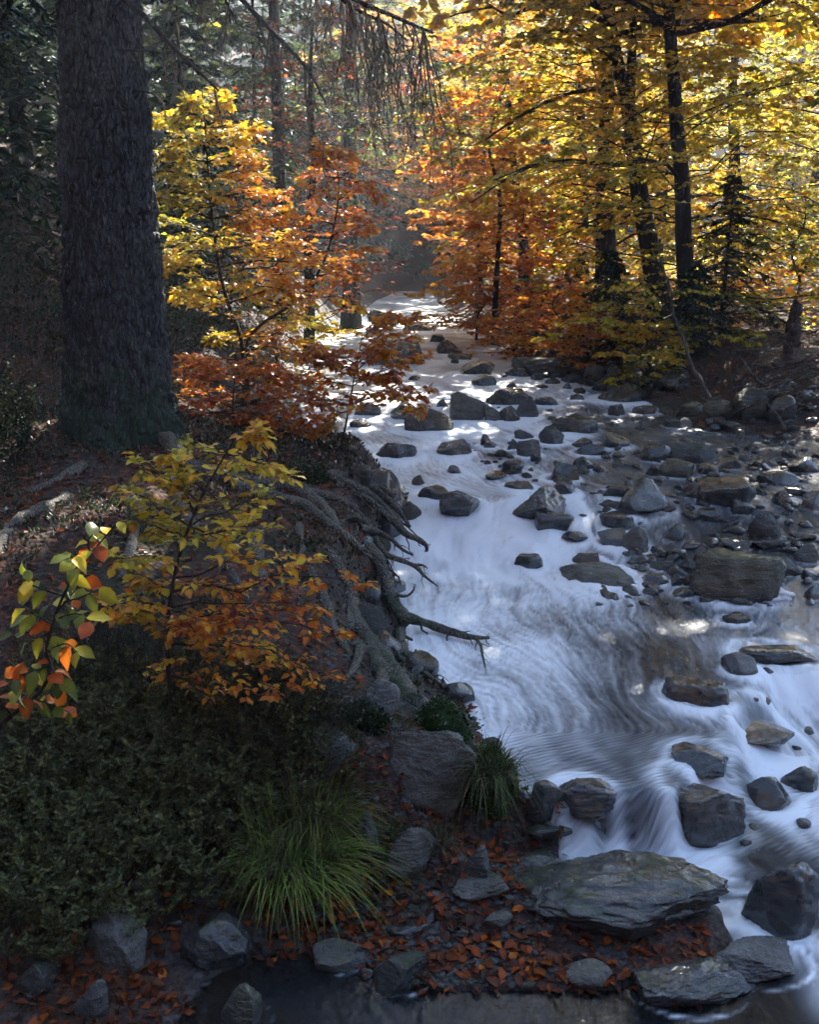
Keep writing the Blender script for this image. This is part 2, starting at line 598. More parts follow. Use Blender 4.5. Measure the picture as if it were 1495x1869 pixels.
def rock_verts(seed, sub, shape):
    rng = np.random.default_rng(seed)
    p, f = ico(sub)
    p = p.copy()
    if shape == 'b':
        p = np.sign(p) * np.abs(p) ** 0.55
        p[:, 2] = np.minimum(p[:, 2], 0.80)
    elif shape == 's':
        p = np.sign(p) * np.abs(p) ** 0.8
        p[:, 2] = np.clip(p[:, 2], -0.8, 0.72 + 0.2 * p[:, 0] * rng.uniform(-1, 1))
    elif shape == 'p':
        k = 1 - 0.55 * np.clip(p[:, 2], 0, 1)
        p[:, 0] *= k
        p[:, 1] *= k
    cuts = {'a': 14, 'r': 11, 's': 12, 'b': 9, 'p': 11}[shape]
    lo, hi = {'a': (0.42, 0.80), 'r': (0.62, 0.88), 's': (0.5, 0.86), 'b': (0.74, 1.0), 'p': (0.45, 0.8)}[shape]
    for _ in range(cuts):
        n = unit(rng.normal(size=3) * (1, 1, 0.8))
        d = rng.uniform(lo, hi)
        e = p @ n - d
        p = p - np.outer(np.maximum(e, 0), n) * 0.94
    off = rng.uniform(-50, 50, 3)
    r = np.linalg.norm(p, axis=1, keepdims=True)
    a = 0.10 if shape in 'ap' else 0.07
    p = p * (1 + a * fbm(p * 1.6 + off, 3, 1)[:, None])
    ax = unit(rng.normal(size=3) * (0.5, 0.5, 1.0))
    s = p @ ax
    lay = np.abs(np.mod(s * rng.uniform(4, 7) + 0.6 * vnoise(p * 2 + off, 4), 1) - 0.5) * 2
    p = p * (1 + 0.03 * (lay - 0.5)[:, None] + 0.035 * fbm(p * 6 + off, 3, 9)[:, None])
    if sub >= 6:
        p = p * (1 + 0.05 * fbm(p * 4.5 + off, 4, 61)[:, None] - 0.05 * np.clip(1 - 6 * np.abs(fbm(p * np.array([2, 2, 5]) + off, 2, 67)), 0, 1)[:, None])
    if sub >= 5:
        rdg = 1 - np.abs(fbm(p * 3.5 + off, 4, 21)) * 2.2
        p = p * (1 + 0.045 * (rdg - 0.5)[:, None] + 0.012 * fbm(p * 16 + off, 3, 31)[:, None])
    m = np.abs(p).max(0)
    return p / m, f

WETL = "small wet dark stone in the shallows"
ROCKS = [
 # u0, u1, vtop, vbottom, material, shape, label
 (664, 778, 624, 668, 'smooth', 'r', "broad grey boulder behind the russet leaf spray at midstream"),
 (735, 790, 586, 606, 'wet', 'a', "low dark rock in midstream just past the russet spray's tip"),
 (781, 817, 612, 626, 'wet', 's', None), (797, 842, 624, 648, 'wet', 'a', "domed black rock upstream of a thin flat one"),
 (821, 866, 645, 658, 'wet', 's', "thin flat black rock just below a domed black rock"),
 (834, 900, 660, 686, 'wet', 'a', "split dark rock lying alone in the bright upper current"),
 (864, 905, 686, 706, 'wet', 'r', "rounded dark rock between the split rock and the pale green boulder"),
 (817, 888, 722, 772, 'grey', 'a', "tall pale green-grey boulder, the palest one in midstream"),
 (734, 822, 752, 790, 'wetmoss', 'r', "black mossy rock in front of the pale green-grey boulder"),
 (796, 858, 800, 834, 'wet', 'a', "pair-lobed black rock below the pale green-grey boulder"),
 (692, 762, 810, 840, 'brown', 'a', "pinkish-grey wet rock with white water round it, near the thin sapling"),
 (674, 742, 566, 588, 'wet', 's', "wide dark rock far upstream under the yellow leaf tips"),
 (640, 673, 766, 783, 'wet', 'r', None), (712, 760, 736, 769, 'wet', 'a', "dark rock at the foot of the russet spray"),
 (648, 692, 736, 762, 'wet', 's', None), (797, 819, 730, 745, 'wet', 'r', None),
 (951, 1060, 650, 690, 'grey', 's', "long low mossy boulder at the edge of the gravel bank"),
 (930, 987, 671, 690, 'wet', 's', "wet slab in front of the long low mossy boulder"),
 (896, 959, 713, 743, 'wet', 'a', "dark humped rock touching the pale green boulder's far side"),
 (940, 984, 733, 764, 'grey', 'a', "grey tilted rock with a shiny face beside the humped dark rock"),
 (912, 948, 744, 771, 'wet', 'a', None), (885, 916, 742, 771, 'grey', 'a', None),
 (1009, 1091, 764, 793, 'wetmoss', 's', "flat-topped dark boulder below the small cascade"),
 (1098, 1184, 704, 736, 'brown', 'r', "long brownish boulder at the water's edge under the dark bank"),
 (1070, 1111, 667, 691, 'grey', 'r', None), (1108, 1144, 671, 693, 'olive', 'r', None), (1042, 1092, 646, 668, 'grey', 'r', None),
 (1157, 1195, 689, 707, 'wet', 'r', None), (1112, 1141, 741, 761, 'wet', 'a', None), (1154, 1201, 737, 758, 'brown', 'a', "leaf-strewn wet rock by the small cascade"),
 (986, 1015, 640, 656, 'grey', 'r', None), (1131, 1162, 637, 656, 'grey', 'r', None), (1049, 1071, 707, 719, 'wet', 'r', None), (1041, 1068, 721, 732, 'wet', 's', None),
 (1029, 1045, 701, 712, 'wet', 'r', None), (981, 1024, 726, 742, 'wet', 's', None),
 (1346, 1401, 714, 766, 'olive', 'b', "upright squarish olive boulder at the foot of the brush pile"),
 (1290, 1347, 728, 772, 'olive', 'r', "rounded olive boulder against the squarish one on the bank"),
 (1239, 1292, 733, 761, 'olive', 'r', "low tan boulder on the bank by the foot of the leaning branch"),
 (1402, 1459, 726, 774, 'wetmoss', 'r', "mossy boulder under the brush pile's twigs"),
 (1240, 1264, 764, 778, 'pale', 'r', "small white stone at the waterline"), (1217, 1243, 761, 781, 'grey', 'a', None),
 (1208, 1266, 682, 712, 'wet', 'r', "dark boulder in deep shade behind the leaning branch"),
 (1427, 1451, 765, 786, 'grey', 'a', None), (1321, 1368, 772, 786, 'grey', 's', None), (1286, 1312, 762, 779, 'wet', 'a', None),
 (766, 818, 889, 913, 'brown', 'r', "small streaked rock at the lip of the white cascade"),
 (803, 879, 897, 945, 'wet', 'a', "glinting black rock in the middle of the white cascade"),
 (946, 1056, 905, 960, 'wet', 'a', "large black rock with a sloping top beside the white cascade"),
 (975, 1043, 940, 974, 'wet', 's', "black block under the sloping rock beside the white cascade"),
 (1010, 1057, 878, 906, 'wet', 'p', "pointed dark rock just upstream of the large black one"),
 (926, 973, 881, 896, 'wet', 's', None), (1000, 1056, 848, 881, 'wetmoss', 'a', "mossy-topped dark rock standing over brown shallows"),
 (947, 987, 803, 835, 'grey', 'b', "grey block-shaped rock on the pebbly shoal"),
 (990, 1036, 780, 813, 'grey', 'a', "grey angular rock leaning on the pebbly shoal"), (937, 974, 786, 804, 'grey', 'a', None),
 (874, 895, 795, 815, 'wet', 'a', None), (881, 906, 804, 820, 'wet', 'a', None), (926, 951, 803, 823, 'grey', 'a', None),
 (1024, 1077, 974, 990, 'wet', 's', "flat black rock below the large black one"), (934, 989, 1012, 1039, 'wet', 's', "half-drowned dark slab in the foaming pool"),
 (640, 745, 878, 969, 'wetmoss', 'r', "big dark boulder wedged under the spruce roots at the water"),
 (1049, 1084, 837, 859, 'wet', 'r', None), (1054, 1113, 804, 833, 'wet', 'p', "blue-glinting pointed rock beyond the pebbly shoal"),
 (1095, 1152, 793, 819, 'wetmoss', 'a', None), (1178, 1228, 810, 843, 'wet', 'r', "round black boulder ahead of the grey rock pile"),
 (1223, 1312, 812, 846, 'grey', 's', "speckled grey boulder behind the round black one"), (1210, 1275, 841, 872, 'olive', 'r', "olive-brown boulder in front of the speckled grey one"),
 (1277, 1318, 847, 866, 'wet', 'r', None), (1308, 1356, 832, 857, 'wet', 'a', None), (1183, 1208, 850, 869, 'wet', 'r', None),
 (1105, 1158, 888, 910, 'brown', 's', None), (1131, 1228, 888, 941, 'wetmoss', 'a', "bulky dark rock at the near end of the leaf-filled rock row"),
 (1253, 1294, 881, 910, 'wet', 'r', None), (1286, 1391, 880, 932, 'brown', 'a', "large mottled grey-brown rock in the leaf-filled rock row"),
 (1341, 1385, 917, 944, 'wet', 'a', None), (1306, 1357, 875, 889, 'wet', 's', None), (1396, 1461, 862, 886, 'wet', 'r', None), (1443, 1500, 835, 864, 'wetmoss', 's', None),
 (1416, 1447, 899, 924, 'wet', 'r', None), (1430, 1476, 890, 907, 'wet', 's', None), (1472, 1512, 904, 931, 'wet', 'a', None),
 (1104, 1169, 943, 971, 'wet', 's', "black flat slab wedged above the smooth egg-shaped stone"), (1098, 1151, 966, 1001, 'brown', 'a', None),
 (1143, 1186, 969, 1011, 'grey', 'r', "smooth egg-shaped grey stone among red leaves"), (1212, 1263, 961, 989, 'wetmoss', 'a', None),
 (1276, 1324, 934, 954, 'wet', 's', None), (1376, 1428, 942, 989, 'grey', 'p', "grey pyramid-shaped stone beyond the big square boulder"),
 (1379, 1426, 934, 950, 'wet', 's', None), (1038, 1161, 1030, 1075, 'smooth', 'r', "long smooth blue-grey stone at the edge of the bright pool"),
 (1047, 1108, 1009, 1038, 'brown', 's', "flat two-layered rock behind the long smooth stone"), (1177, 1222, 1048, 1070, 'wet', 'r', None),
 (1225, 1248, 1050, 1074, 'wet', 'a', None), (1250, 1281, 1044, 1074, 'wet', 'a', None),
 (1280, 1431, 999, 1100, 'olive', 'b', "big square mossy-topped boulder standing in dark water"),
 (1417, 1461, 1018, 1053, 'grey', 'r', None), (1379, 1446, 984, 1004, 'wet', 's', None), (1320, 1379, 985, 1004, 'brown', 's', None), (1458, 1502, 996, 1029, 'grey', 'a', None),
 (1469, 1502, 1036, 1062, 'wet', 'a', None), (1472, 1512, 1066, 1096, 'wet', 'a', None), (1244, 1275, 1021, 1047, 'grey', 'r', None), (1195, 1239, 1021, 1044, 'grey', 's', None),
 (1236, 1281, 1074, 1094, 'wet', 's', None), (1452, 1494, 975, 989, 'brown', 's', None), (1320, 1372, 1118, 1142, 'brown', 's', None),
 (1225, 1338, 1236, 1290, 'brown', 's', "low red-brown rock breaking the near pool's surface"),
 (1332, 1393, 1199, 1237, 'brown', 'a', "small brown rock capped with fallen leaves beside the sliding water"),
 (1362, 1500, 1186, 1218, 'wet', 's', "long thin slab with water sliding over it"),
 (1337, 1477, 1332, 1383, 'brown', 's', "wide leaf-strewn brown slab above the side rapid"),
 (1239, 1349, 1391, 1443, 'wet', 'a', "black ridge-topped rock above the big brown-black boulder"),
 (1222, 1362, 1437, 1548, 'brown', 'a', "big brown-black boulder at the near waterfall"),
 (1357, 1459, 1411, 1481, 'wet', 'p', "dark conical rock in the side rapid"), (1435, 1497, 1402, 1448, 'wet', 'a', "black rock behind the dark conical one in the side rapid"),
 (1013, 1121, 1455, 1511, 'wet', 's', "tilted black slab at the lip of the near waterfall"),
 (915, 1360, 1572, 1730, 'wetmoss', 'r', "huge flat-topped boulder in the foreground with leaves on it"),
 (1383, 1515, 1592, 1716, 'wet', 'r', "rounded black boulder across the gap from the huge flat boulder"),
 (1312, 1500, 1717, 1802, 'pale', 'r', "pale ridged boulder at the near pool's edge"),
 (1166, 1389, 1745, 1853, 'wetmoss', 's', "long dark slab slanting into the foreground pool"),
 (1043, 1121, 1758, 1809, 'smooth', 'r', "smooth rounded stone at the foreground pool's edge"),
 (1277, 1312, 1744, 1783, 'grey', 'a', None),
 (935, 1048, 1548, 1598, 'wetmoss', 's', "dark mossy slab beside the near waterfall"), (955, 1046, 1529, 1566, 'wetmoss', 's', "mossy ledge rock above the dark mossy slab"),
 (850, 892, 1538, 1618, 'grey', 'p', "upright shard of rock on the gravel"), (704, 803, 1533, 1622, 'grey', 'a', "angular grey rock with a sharp edge on the leafy gravel"),
 (814, 932, 1609, 1650, 'grey', 's', "low smooth slab half buried in leaves"), (881, 939, 1669, 1709, 'grey', 'a', "small slate-grey rock among the leaves"),
 (699, 788, 1689, 1712, 'wet', 's', "thin dark slab lying among the leaves"),
 (675, 876, 1340, 1500, 'smooth', 'a', "big smooth grey boulder on the near bank"),
 (841, 906, 1351, 1398, 'olive', 'r', "yellowish rounded stone on the big smooth boulder's shoulder"),
 (645, 696, 1500, 1583, 'grey', 'p', "grey-green stone by the big grass tuft"), (568, 662, 1352, 1438, 'grey', 'a', "blue-grey rock on the gravel path"),
 (652, 733, 1248, 1319, 'pale', 'a', "white lichened rock below the exposed roots"), (759, 803, 1273, 1319, 'pale', 'a', "small lichened rock beside the moss cushion"),
 (956, 1030, 1465, 1533, 'wet', 'a', "black rock below the mossy mound at the waterline"),
 (150, 268, 1674, 1774, 'smooth', 'r', "smooth rounded grey stone in the dark corner"),
 (321, 452, 1680, 1774, 'wetmoss', 'r', "dark rounded rock below the big grass tuft"),
 (330, 403, 1592, 1658, 'grey', 'r', "grey rock tucked under the bilberry bush"),
 (404, 484, 1808, 1885, 'olive', 'p', "pointed mossy stone rising from the foreground pool"),
 (123, 198, 1796, 1870, 'smooth', 'a', "wet bluish rock at the picture's bottom edge"),
 (687, 782, 1738, 1812, 'wetmoss', 'a', "knobbly dark rock at the foreground pool's rim"),
 (560, 657, 1728, 1774, 'smooth', 's', "flat beige-grey stone at the foreground pool's rim"),
 (226, 273, 1612, 1644, 'brown', 'r', "small rusty stone in the dark corner"),
 (20, 100, 1760, 1830, 'wetmoss', 'a', "dark stone at the lower corner of the picture"),
]

class Rock:
    pass
rock_list = []
for i, (u0, u1, vt, vb, mat, shape, label) in enumerate(ROCKS):
    uc = 0.5 * (u0 + u1)
    b = onground(uc, vb)
    dep = depth_of(b)
    s = F / dep
    hx = 0.5 * (u1 - u0) / s
    vh = (vb - vt) / s
    al = math.atan2(CAM[2] - b[2], b[1])
    hy = hx * {'b': 0.85, 's': 0.75, 'p': 0.8, 'r': 0.8, 'a': 0.8}[shape]
    zc = 0.18
    for _ in range(12):
        lo, hi = 0.02, 3.0
        for _ in range(30):
            hz = 0.5 * (lo + hi)
            t = zc * hz * math.cos(al) + math.hypot(hz * math.cos(al), hy * math.sin(al)) + hy * 0.95 * math.sin(al)
            if t > vh:
                hi = hz
            else:
                lo = hz
        if hz > 0.22 * hx:
            break
        hy *= 0.88
    r = Rock()
    r.c = np.array([b[0], b[1] + 0.95 * hy, 0.0])
    inw = float(lattice(GD, b[0], b[1])) < 0.02
    base = float(zw(r.c[0], r.c[1])) if inw else float(lattice(GZ, r.c[0], r.c[1]))
    base = min(base, b[2] + 0.10)
    r.c[2] = base + zc * hz
    k_ = 1.18 if inw and (u1 - u0) < 180 else 1.06
    r.s = np.array([hx, hy, hz]) * k_
    r.mat, r.shape, r.label, r.i, r.px, r.inw = mat, shape, label, i, (uc, vb), inw
    r.wpx = u1 - u0
    rock_list.append(r)

# ------------------------------------------------------------------ ground
def ground_material():
    m, nt, out = new_mat("forest_floor")
    g = N(nt)
    p = g.pos()
    shore = g.attr("shore", "Fac")
    n1 = g.noise(p, 2.2, 5, 0.6)
    vc = g.voronoi(p, 26, 'F1', "Color")
    vd = g.voronoi(p, 26, 'F1', "Distance")
    lr = g.sep(vc)[0]
    litter = g.ramp(lr, [(0.0, (0.018, 0.010, 0.008)), (0.35, (0.055, 0.020, 0.012)), (0.6, (0.10, 0.036, 0.018)), (0.8, (0.14, 0.055, 0.022)), (1.0, (0.045, 0.03, 0.022))])
    soil = g.ramp(g.noise(p, 14, 6, 0.7), [(0.3, (0.010, 0.008, 0.007)), (0.7, (0.045, 0.034, 0.027))])
    grit = g.ramp(g.sep(g.voronoi(p, 60, 'F1', "Color"))[1], [(0.0, (0.012, 0.011, 0.011)), (0.6, (0.05, 0.045, 0.045)), (1.0, (0.11, 0.10, 0.10))])
    moss = g.ramp(g.noise(p, 40, 4), [(0.3, (0.006, 0.010, 0.004)), (0.7, (0.022, 0.03, 0.010))])
    c = g.mix(g.val(n1, 0.38, 0.56), soil, litter)
    c = g.mix(g.math('MULTIPLY', g.val(g.noise(p, 1.1, 4, 0.6), 0.52, 0.64), 0.8), c, moss)
    c = g.mix(g.math('MULTIPLY', shore, g.val(g.noise(p, 3.0, 4), 0.35, 0.6)), c, grit)
    h = g.math('ADD', g.math('MULTIPLY', vd, -0.8), g.math('MULTIPLY', g.noise(p, 35, 5, 0.7), 0.9))
    nrm = g.bump(h, 0.9, 0.03)
    rough = g.math('SUBTRACT', 0.85, g.math('MULTIPLY', shore, 0.4))
    g.out(out, g.principled(c, rough, 0.35, nrm))
    return m
M['ground'] = ground_material()

X, Y, Z, D, nx, ny = GXX, GYY, GZ, GD, _nx, _ny
idx = np.arange(nx * ny).reshape(ny, nx)
quads = np.stack([idx[:-1, :-1], idx[:-1, 1:], idx[1:, 1:], idx[1:, :-1]], -1).reshape(-1, 4)
shore = np.exp(-np.maximum(D, 0) / 0.55)
ground = link("ground", mesh_from("ground", np.stack([X, Y, Z], -1).reshape(-1, 3), [quads], [M['ground']], True, attrs={"shore": shore}), kind="structure")

# ------------------------------------------------------------------ water: flow field round the rocks, streaks drawn along it (silky long-exposure foam)
nwx, nwy = 310, 580
wy = np.geomspace(1.25, 46, nwy)
wl_ = np.where(wy > 4.6, xl_of(wy) - 0.35, np.interp(wy, [1.25, 3.8, 4.6], [-1.75, -1.75, float(xl_of(4.6)) - 0.35]))
wr_ = np.maximum(xr_of(wy) + 0.4, np.interp(wy, [1.25, 6.0, 8.0], [4.3, 4.3, 3.0]))
tt = np.linspace(0, 1, nwx)
WX = wl_[:, None] + (wr_ - wl_)[:, None] * tt[None]
WY = np.repeat(wy[:, None], nwx, 1)

vx0, vx1, vy0, vy1, vnx, vny = -6.0, 8.0, 1.0, 48.0, 470, 1000
VX, VY = np.meshgrid(np.linspace(vx0, vx1, vnx), np.linspace(vy0, vy1, vny))
def dxy(f, y):
    return (f(y + 0.35) - f(y - 0.35)) / 0.7
XL, XR = xl_of(VY), xr_of(VY)
tq = np.clip((VX - XL) / np.maximum(XR - XL, 0.3), 0, 1)
U = -(dxy(xl_of, VY) * (1 - tq) + dxy(xr_of, VY) * tq)
U = np.clip(U, -1.5, 1.5)
V = -np.ones_like(U)
lowm = sstep(4.1, 3.5, VY) * sstep(1.9, 1.2, VX)
U = U * (1 - lowm) + 0.9 * lowm
V = V * (1 - lowm) - 0.45 * lowm
# the pool drains through the gap beside the big boulder
gp = onwater(1165, 1480)
gd = np.hypot(VX - gp[0], VY - gp[1])
pull = np.exp(-(gd / 1.1) ** 2) * sstep(3.95, 4.3, VY)
U = U + pull * 1.6 * (gp[0] - VX) / (gd + 0.15)
V = V + pull * 1.6 * (gp[1] - VY) / (gd + 0.15)
for (u, v, rad, st) in [(1010, 1400, 0.42, 1.5), (1250, 1330, 0.35, -1.2), (850, 1130, 0.5, 0.9), (1200, 1180, 0.4, -0.9), (940, 1260, 0.4, -1.0), (1080, 1270, 0.35, 1.0)]:
    c = onwater(u, v)
    dx_, dy_ = VX - c[0], VY - c[1]
    e = st * np.exp(-(dx_ ** 2 + dy_ ** 2) / rad ** 2) / rad
    U = U - dy_ * e
    V = V + dx_ * e
psi = 0.22 * fbm2(VX, VY, 1.6, 3, 41) + 0.05 * fbm2(VX, VY, 5.0, 2, 47)
hx_, hy_ = (vx1 - vx0) / (vnx - 1), (vy1 - vy0) / (vny - 1)
U = U + np.gradient(psi, hy_, axis=0)
V = V - np.gradient(psi, hx_, axis=1)
wake = np.zeros_like(WX)
rim = np.zeros_like(WX)
drag = np.zeros_like(WX)
for r in rock_list:
    if not r.inw:
        continue
    rad = r.s[0] * 1.0
    cx, cy_ = r.c[0], r.c[1]
    m = (np.abs(VX - cx) < rad * 3.5) & (np.abs(VY - cy_) < rad * 3.5)
    dx_, dy_ = VX[m] - cx, VY[m] - cy_
    d2 = np.maximum(dx_ ** 2 + dy_ ** 2, (rad * 0.6) ** 2)
    q = np.minimum(rad * rad / d2, 1.2)
    nn = np.sqrt(d2)
    un = (U[m] * dx_ + V[m] * dy_) / nn
    U[m], V[m] = U[m] + q * (U[m] - 2 * un * dx_ / nn), V[m] + q * (V[m] - 2 * un * dy_ / nn)
    ex, ey = (WX - cx) / rad, (WY - cy_) / rad
    below = np.exp(-((ex) / 0.9) ** 2) * np.exp(-np.maximum(-ey - 0.6, 0) / 1.6) * (ey < -0.3)
    ring = np.exp(-((np.hypot(ex, ey) - 1.05) / 0.28) ** 2)
    rim = np.maximum(rim, np.exp(-((np.hypot(ex, ey * r.s[0] / r.s[1]) - 1.0) / 0.06) ** 2))
    wake = np.maximum(wake, np.minimum(1, 0.8 * below * min(1, rad * 4) + 0.6 * ring))
nv = np.hypot(U, V) + 1e-6
U, V = U / nv, V / nv

def samp(A, x, y):
    fx = np.clip((x - vx0) / (vx1 - vx0) * (vnx - 1), 0, vnx - 1.001)
    fy = np.clip((y - vy0) / (vy1 - vy0) * (vny - 1), 0, vny - 1.001)
    i, j = fx.astype(int), fy.astype(int)
    a, b = fx - i, fy - j
    return (A[j, i] * (1 - a) + A[j, i + 1] * a) * (1 - b) + (A[j + 1, i] * (1 - a) + A[j + 1, i + 1] * a) * b

_rng = np.random.default_rng(5)
TILE = _rng.random((1024, 1024))
TILE = (TILE + np.roll(TILE, 1, 0) + np.roll(TILE, 1, 1) + np.roll(TILE, (1, 1), (0, 1))) / 2
def tile(x, y, cell):
    i = np.floor(x / cell).astype(int) & 1023
    j = np.floor(y / cell).astype(int) & 1023
    return TILE[j, i]

acc1 = np.zeros_like(WX)
acc2 = np.zeros_like(WX)
step = 0.014 + 0.0016 * WY
for sgn, cnt in ((1, 12), (-1, 12)):
    px_, py_ = WX.copy(), WY.copy()
    for k in range(cnt):
        u_, v_ = samp(U, px_, py_), samp(V, px_, py_)
        px_ = px_ + sgn * step * u_
        py_ = py_ + sgn * step * v_
        acc1 += tile(px_ + 3, py_, 0.011)
        acc2 += tile(px_ + 9, py_ + 5, 0.052)
def zsc(a):
    return (a - a.mean()) / a.std()
fine, coarse = zsc(acc1), zsc(acc2)

big = fbm2(WX, WY, 1.3, 4, 61)
xx, yy = WX, WY
f_up = 0.60 - 0.22 * sstep(0.3, 2.4, xx - 0.11 * (yy - 9)) + 0.05 * np.sin(yy)
f_ras = 0.92 * np.exp(-((yy - 7.2) / 1.0) ** 2) * sstep(2.0, 0.9, xx)
f_mid = 0.70 - 0.38 * sstep(-0.1, 1.5, xx - 0.25 * (yy - 5)) + 0.12 * sstep(5.2, 6.6, yy)
f = np.where(yy > 8.0, f_up, f_mid)
k = sstep(7.4, 8.6, yy)
f = f_mid * (1 - k) + f_up * k
f = np.maximum(f, f_ras)
f = f * (1 - 0.75 * sstep(1.45, 2.3, xx) * sstep(5.9, 6.6, yy) * sstep(13, 9, yy))
lipd = yy - np.interp(xx, [-9, 1.2, 1.6, 2.1, 2.6, 6], [4.02, 4.02, 4.7, 5.5, 5.65, 6.1])
f = np.where(lipd < 0, 0.16, f)
side = sstep(1.35, 1.8, xx) * np.exp(-((lipd + 0.45) / 0.55) ** 2) * (lipd < 0.4)
f = np.maximum(f, 0.44 * side)
slide = sstep(-0.75, -0.35, lipd) * sstep(0.08, -0.05, lipd) * sstep(1.15, 1.35, xx)
f = np.maximum(f, 0.36 * slide)
fallm = np.exp(-((xx - gp[0]) / 0.38) ** 2) * np.exp(-((yy - 3.78) / 0.22) ** 2)
f = np.maximum(f, 0.95 * fallm)
ch = np.exp(-((xx - (1.05 + 0.55 * np.clip(3.9 - yy, 0, 2))) / 0.40) ** 2) * sstep(2.2, 3.2, yy) * (yy < 4.0)
f = np.maximum(f, 0.44 * ch)
f2 = np.exp(-((xx - 2.0) / 0.5) ** 2 - ((yy - 4.15) / 0.3) ** 2)
f = np.maximum(f, 0.52 * f2)
lowpool = sstep(3.5, 3.15, yy) * sstep(1.75, 1.35, xx) + sstep(2.9, 2.5, yy) * sstep(1.35, 1.75, xx)
f = f * (1 - 0.97 * lowpool)
f = f * (1 - 0.35 * sstep(8.3, 8.9, yy) * sstep(11, 9, yy) * sstep(0.2, 1.0, xx))
f = f + 0.75 * wake * (1 - lowpool) * np.clip(0.25 + f * 1.6, 0, 1)
f = np.minimum(f, 0.92)
froth = f * 1.0 + (0.10 + 0.13 * np.clip(f * 1.6, 0, 1)) * (1 - 0.9 * lowpool) * (0.38 * fine * (yy < 14) + 0.06 * coarse) + 0.42 * big * np.clip(f * 3, 0, 1)
froth = np.clip(np.maximum(froth, (0.20 + 0.03 * fine + 0.08 * big) * (1 - lowpool)) + 0.9 * lowpool * rim * np.clip(0.2 + 3.0 * fbm2(WX, WY, 5.0, 2, 311), 0, 1), 0, 1)
amp = (0.003 + 0.007 * np.clip(f, 0, 1)) * (1 - 0.85 * lowpool)
WZ = zw(WX, WY) + amp * (0.18 * coarse + 0.15 * fine) * np.clip(1.4 - yy / 40, 0.3, 1) + (0.012 + 0.07 * f_ras) * fbm2(WX, WY * 0.7, 3.0, 3, 71) * (1 - lowpool) + 0.03 * wake * f
dep_ = np.clip(-sdist(WX, WY) / 0.9 + 0.15 * big, 0, 1)
dep_ = np.where(yy < 3.3, np.clip(dep_ * 1.8 + 0.25, 0, 0.95), dep_)

def water_material():
    m, nt, out = new_mat("stream_water")
    g = N(nt)
    p = g.pos()
    fr_ = g.attr("froth", "Fac")
    dp = g.attr("deep", "Fac")
    n1 = g.noise(g.mapping(p, (3.2, 1.6, 1)), 3.0, 3, 0.5, 0.6)
    n2 = g.noise(p, 22, 3, 0.5, 0.4)
    nrm = g.bump(g.math('ADD', n1, g.math('MULTIPLY', n2, 0.25)), 0.35, 0.03)
    amber = g.ramp(g.noise(p, 1.7, 3), [(0.54, (0.012, 0.014, 0.017)), (0.68, (0.022, 0.018, 0.014)), (0.80, (0.06, 0.036, 0.014))])
    body = g.node("ShaderNodeBsdfDiffuse")
    g.set(body.inputs[0], amber)
    clear = g.node("ShaderNodeBsdfTransparent")
    clear.inputs[0].default_value = (0.62, 0.52, 0.40, 1)
    under = g.mixsh(g.val(dp, 0.05, 0.75, 0.15, 0.92), clear.outputs[0], body.outputs[0])
    gl = g.node("ShaderNodeBsdfGlossy")
    gl.inputs["Color"].default_value = (0.95, 0.97, 1, 1)
    gl.inputs["Roughness"].default_value = 0.22
    g.set(gl.inputs["Normal"], nrm)
    fz = g.node("ShaderNodeFresnel")
    fz.inputs[0].default_value = 1.36
    g.set(fz.inputs["Normal"], nrm)
    wat = g.mixsh(fz.outputs[0], under, gl.outputs[0])
    foam = g.principled(g.mix(g.val(fr_, 0.2, 0.9), (0.44, 0.48, 0.52), (0.84, 0.89, 0.93)), 0.55, 0.35)
    fac = g.val(fr_, 0.0, 0.92, 0.0, 0.97)
    g.out(out, g.mixsh(fac, wat, foam))
    return m
M['water'] = water_material()
idx = np.arange(nwx * nwy).reshape(nwy, nwx)
quads = np.stack([idx[:-1, :-1], idx[:-1, 1:], idx[1:, 1:], idx[1:, :-1]], -1).reshape(-1, 4)
water = link("stream_water", mesh_from("stream_water", np.stack([WX, WY, WZ], -1).reshape(-1, 3), [quads], [M['water']], True, attrs={"froth": froth, "deep": dep_}), kind="structure")

# ------------------------------------------------------------------ rocks
def zone(r):
    u, v = r.px
    if v < 700:
        return "small rock on the far gravel bank upstream", "rocks on the far gravel bank"
    if v < 765 and u > 1100:
        return "small rock at the foot of the dark far bank", "rocks at the foot of the dark bank"
    if v < 800:
        return "small dark rock in the upper current near the pale green boulder", "rocks near the pale green boulder"
    if u < 1100:
        return "small stone on the pebbly shoal in midstream", "stones on the pebbly midstream shoal"
    if v < 960:
        return "small wet rock in the leaf-filled rock row across the stream", "rocks of the leaf-filled row"
    return "small wet stone lying round the big square boulder", "stones round the big square boulder"

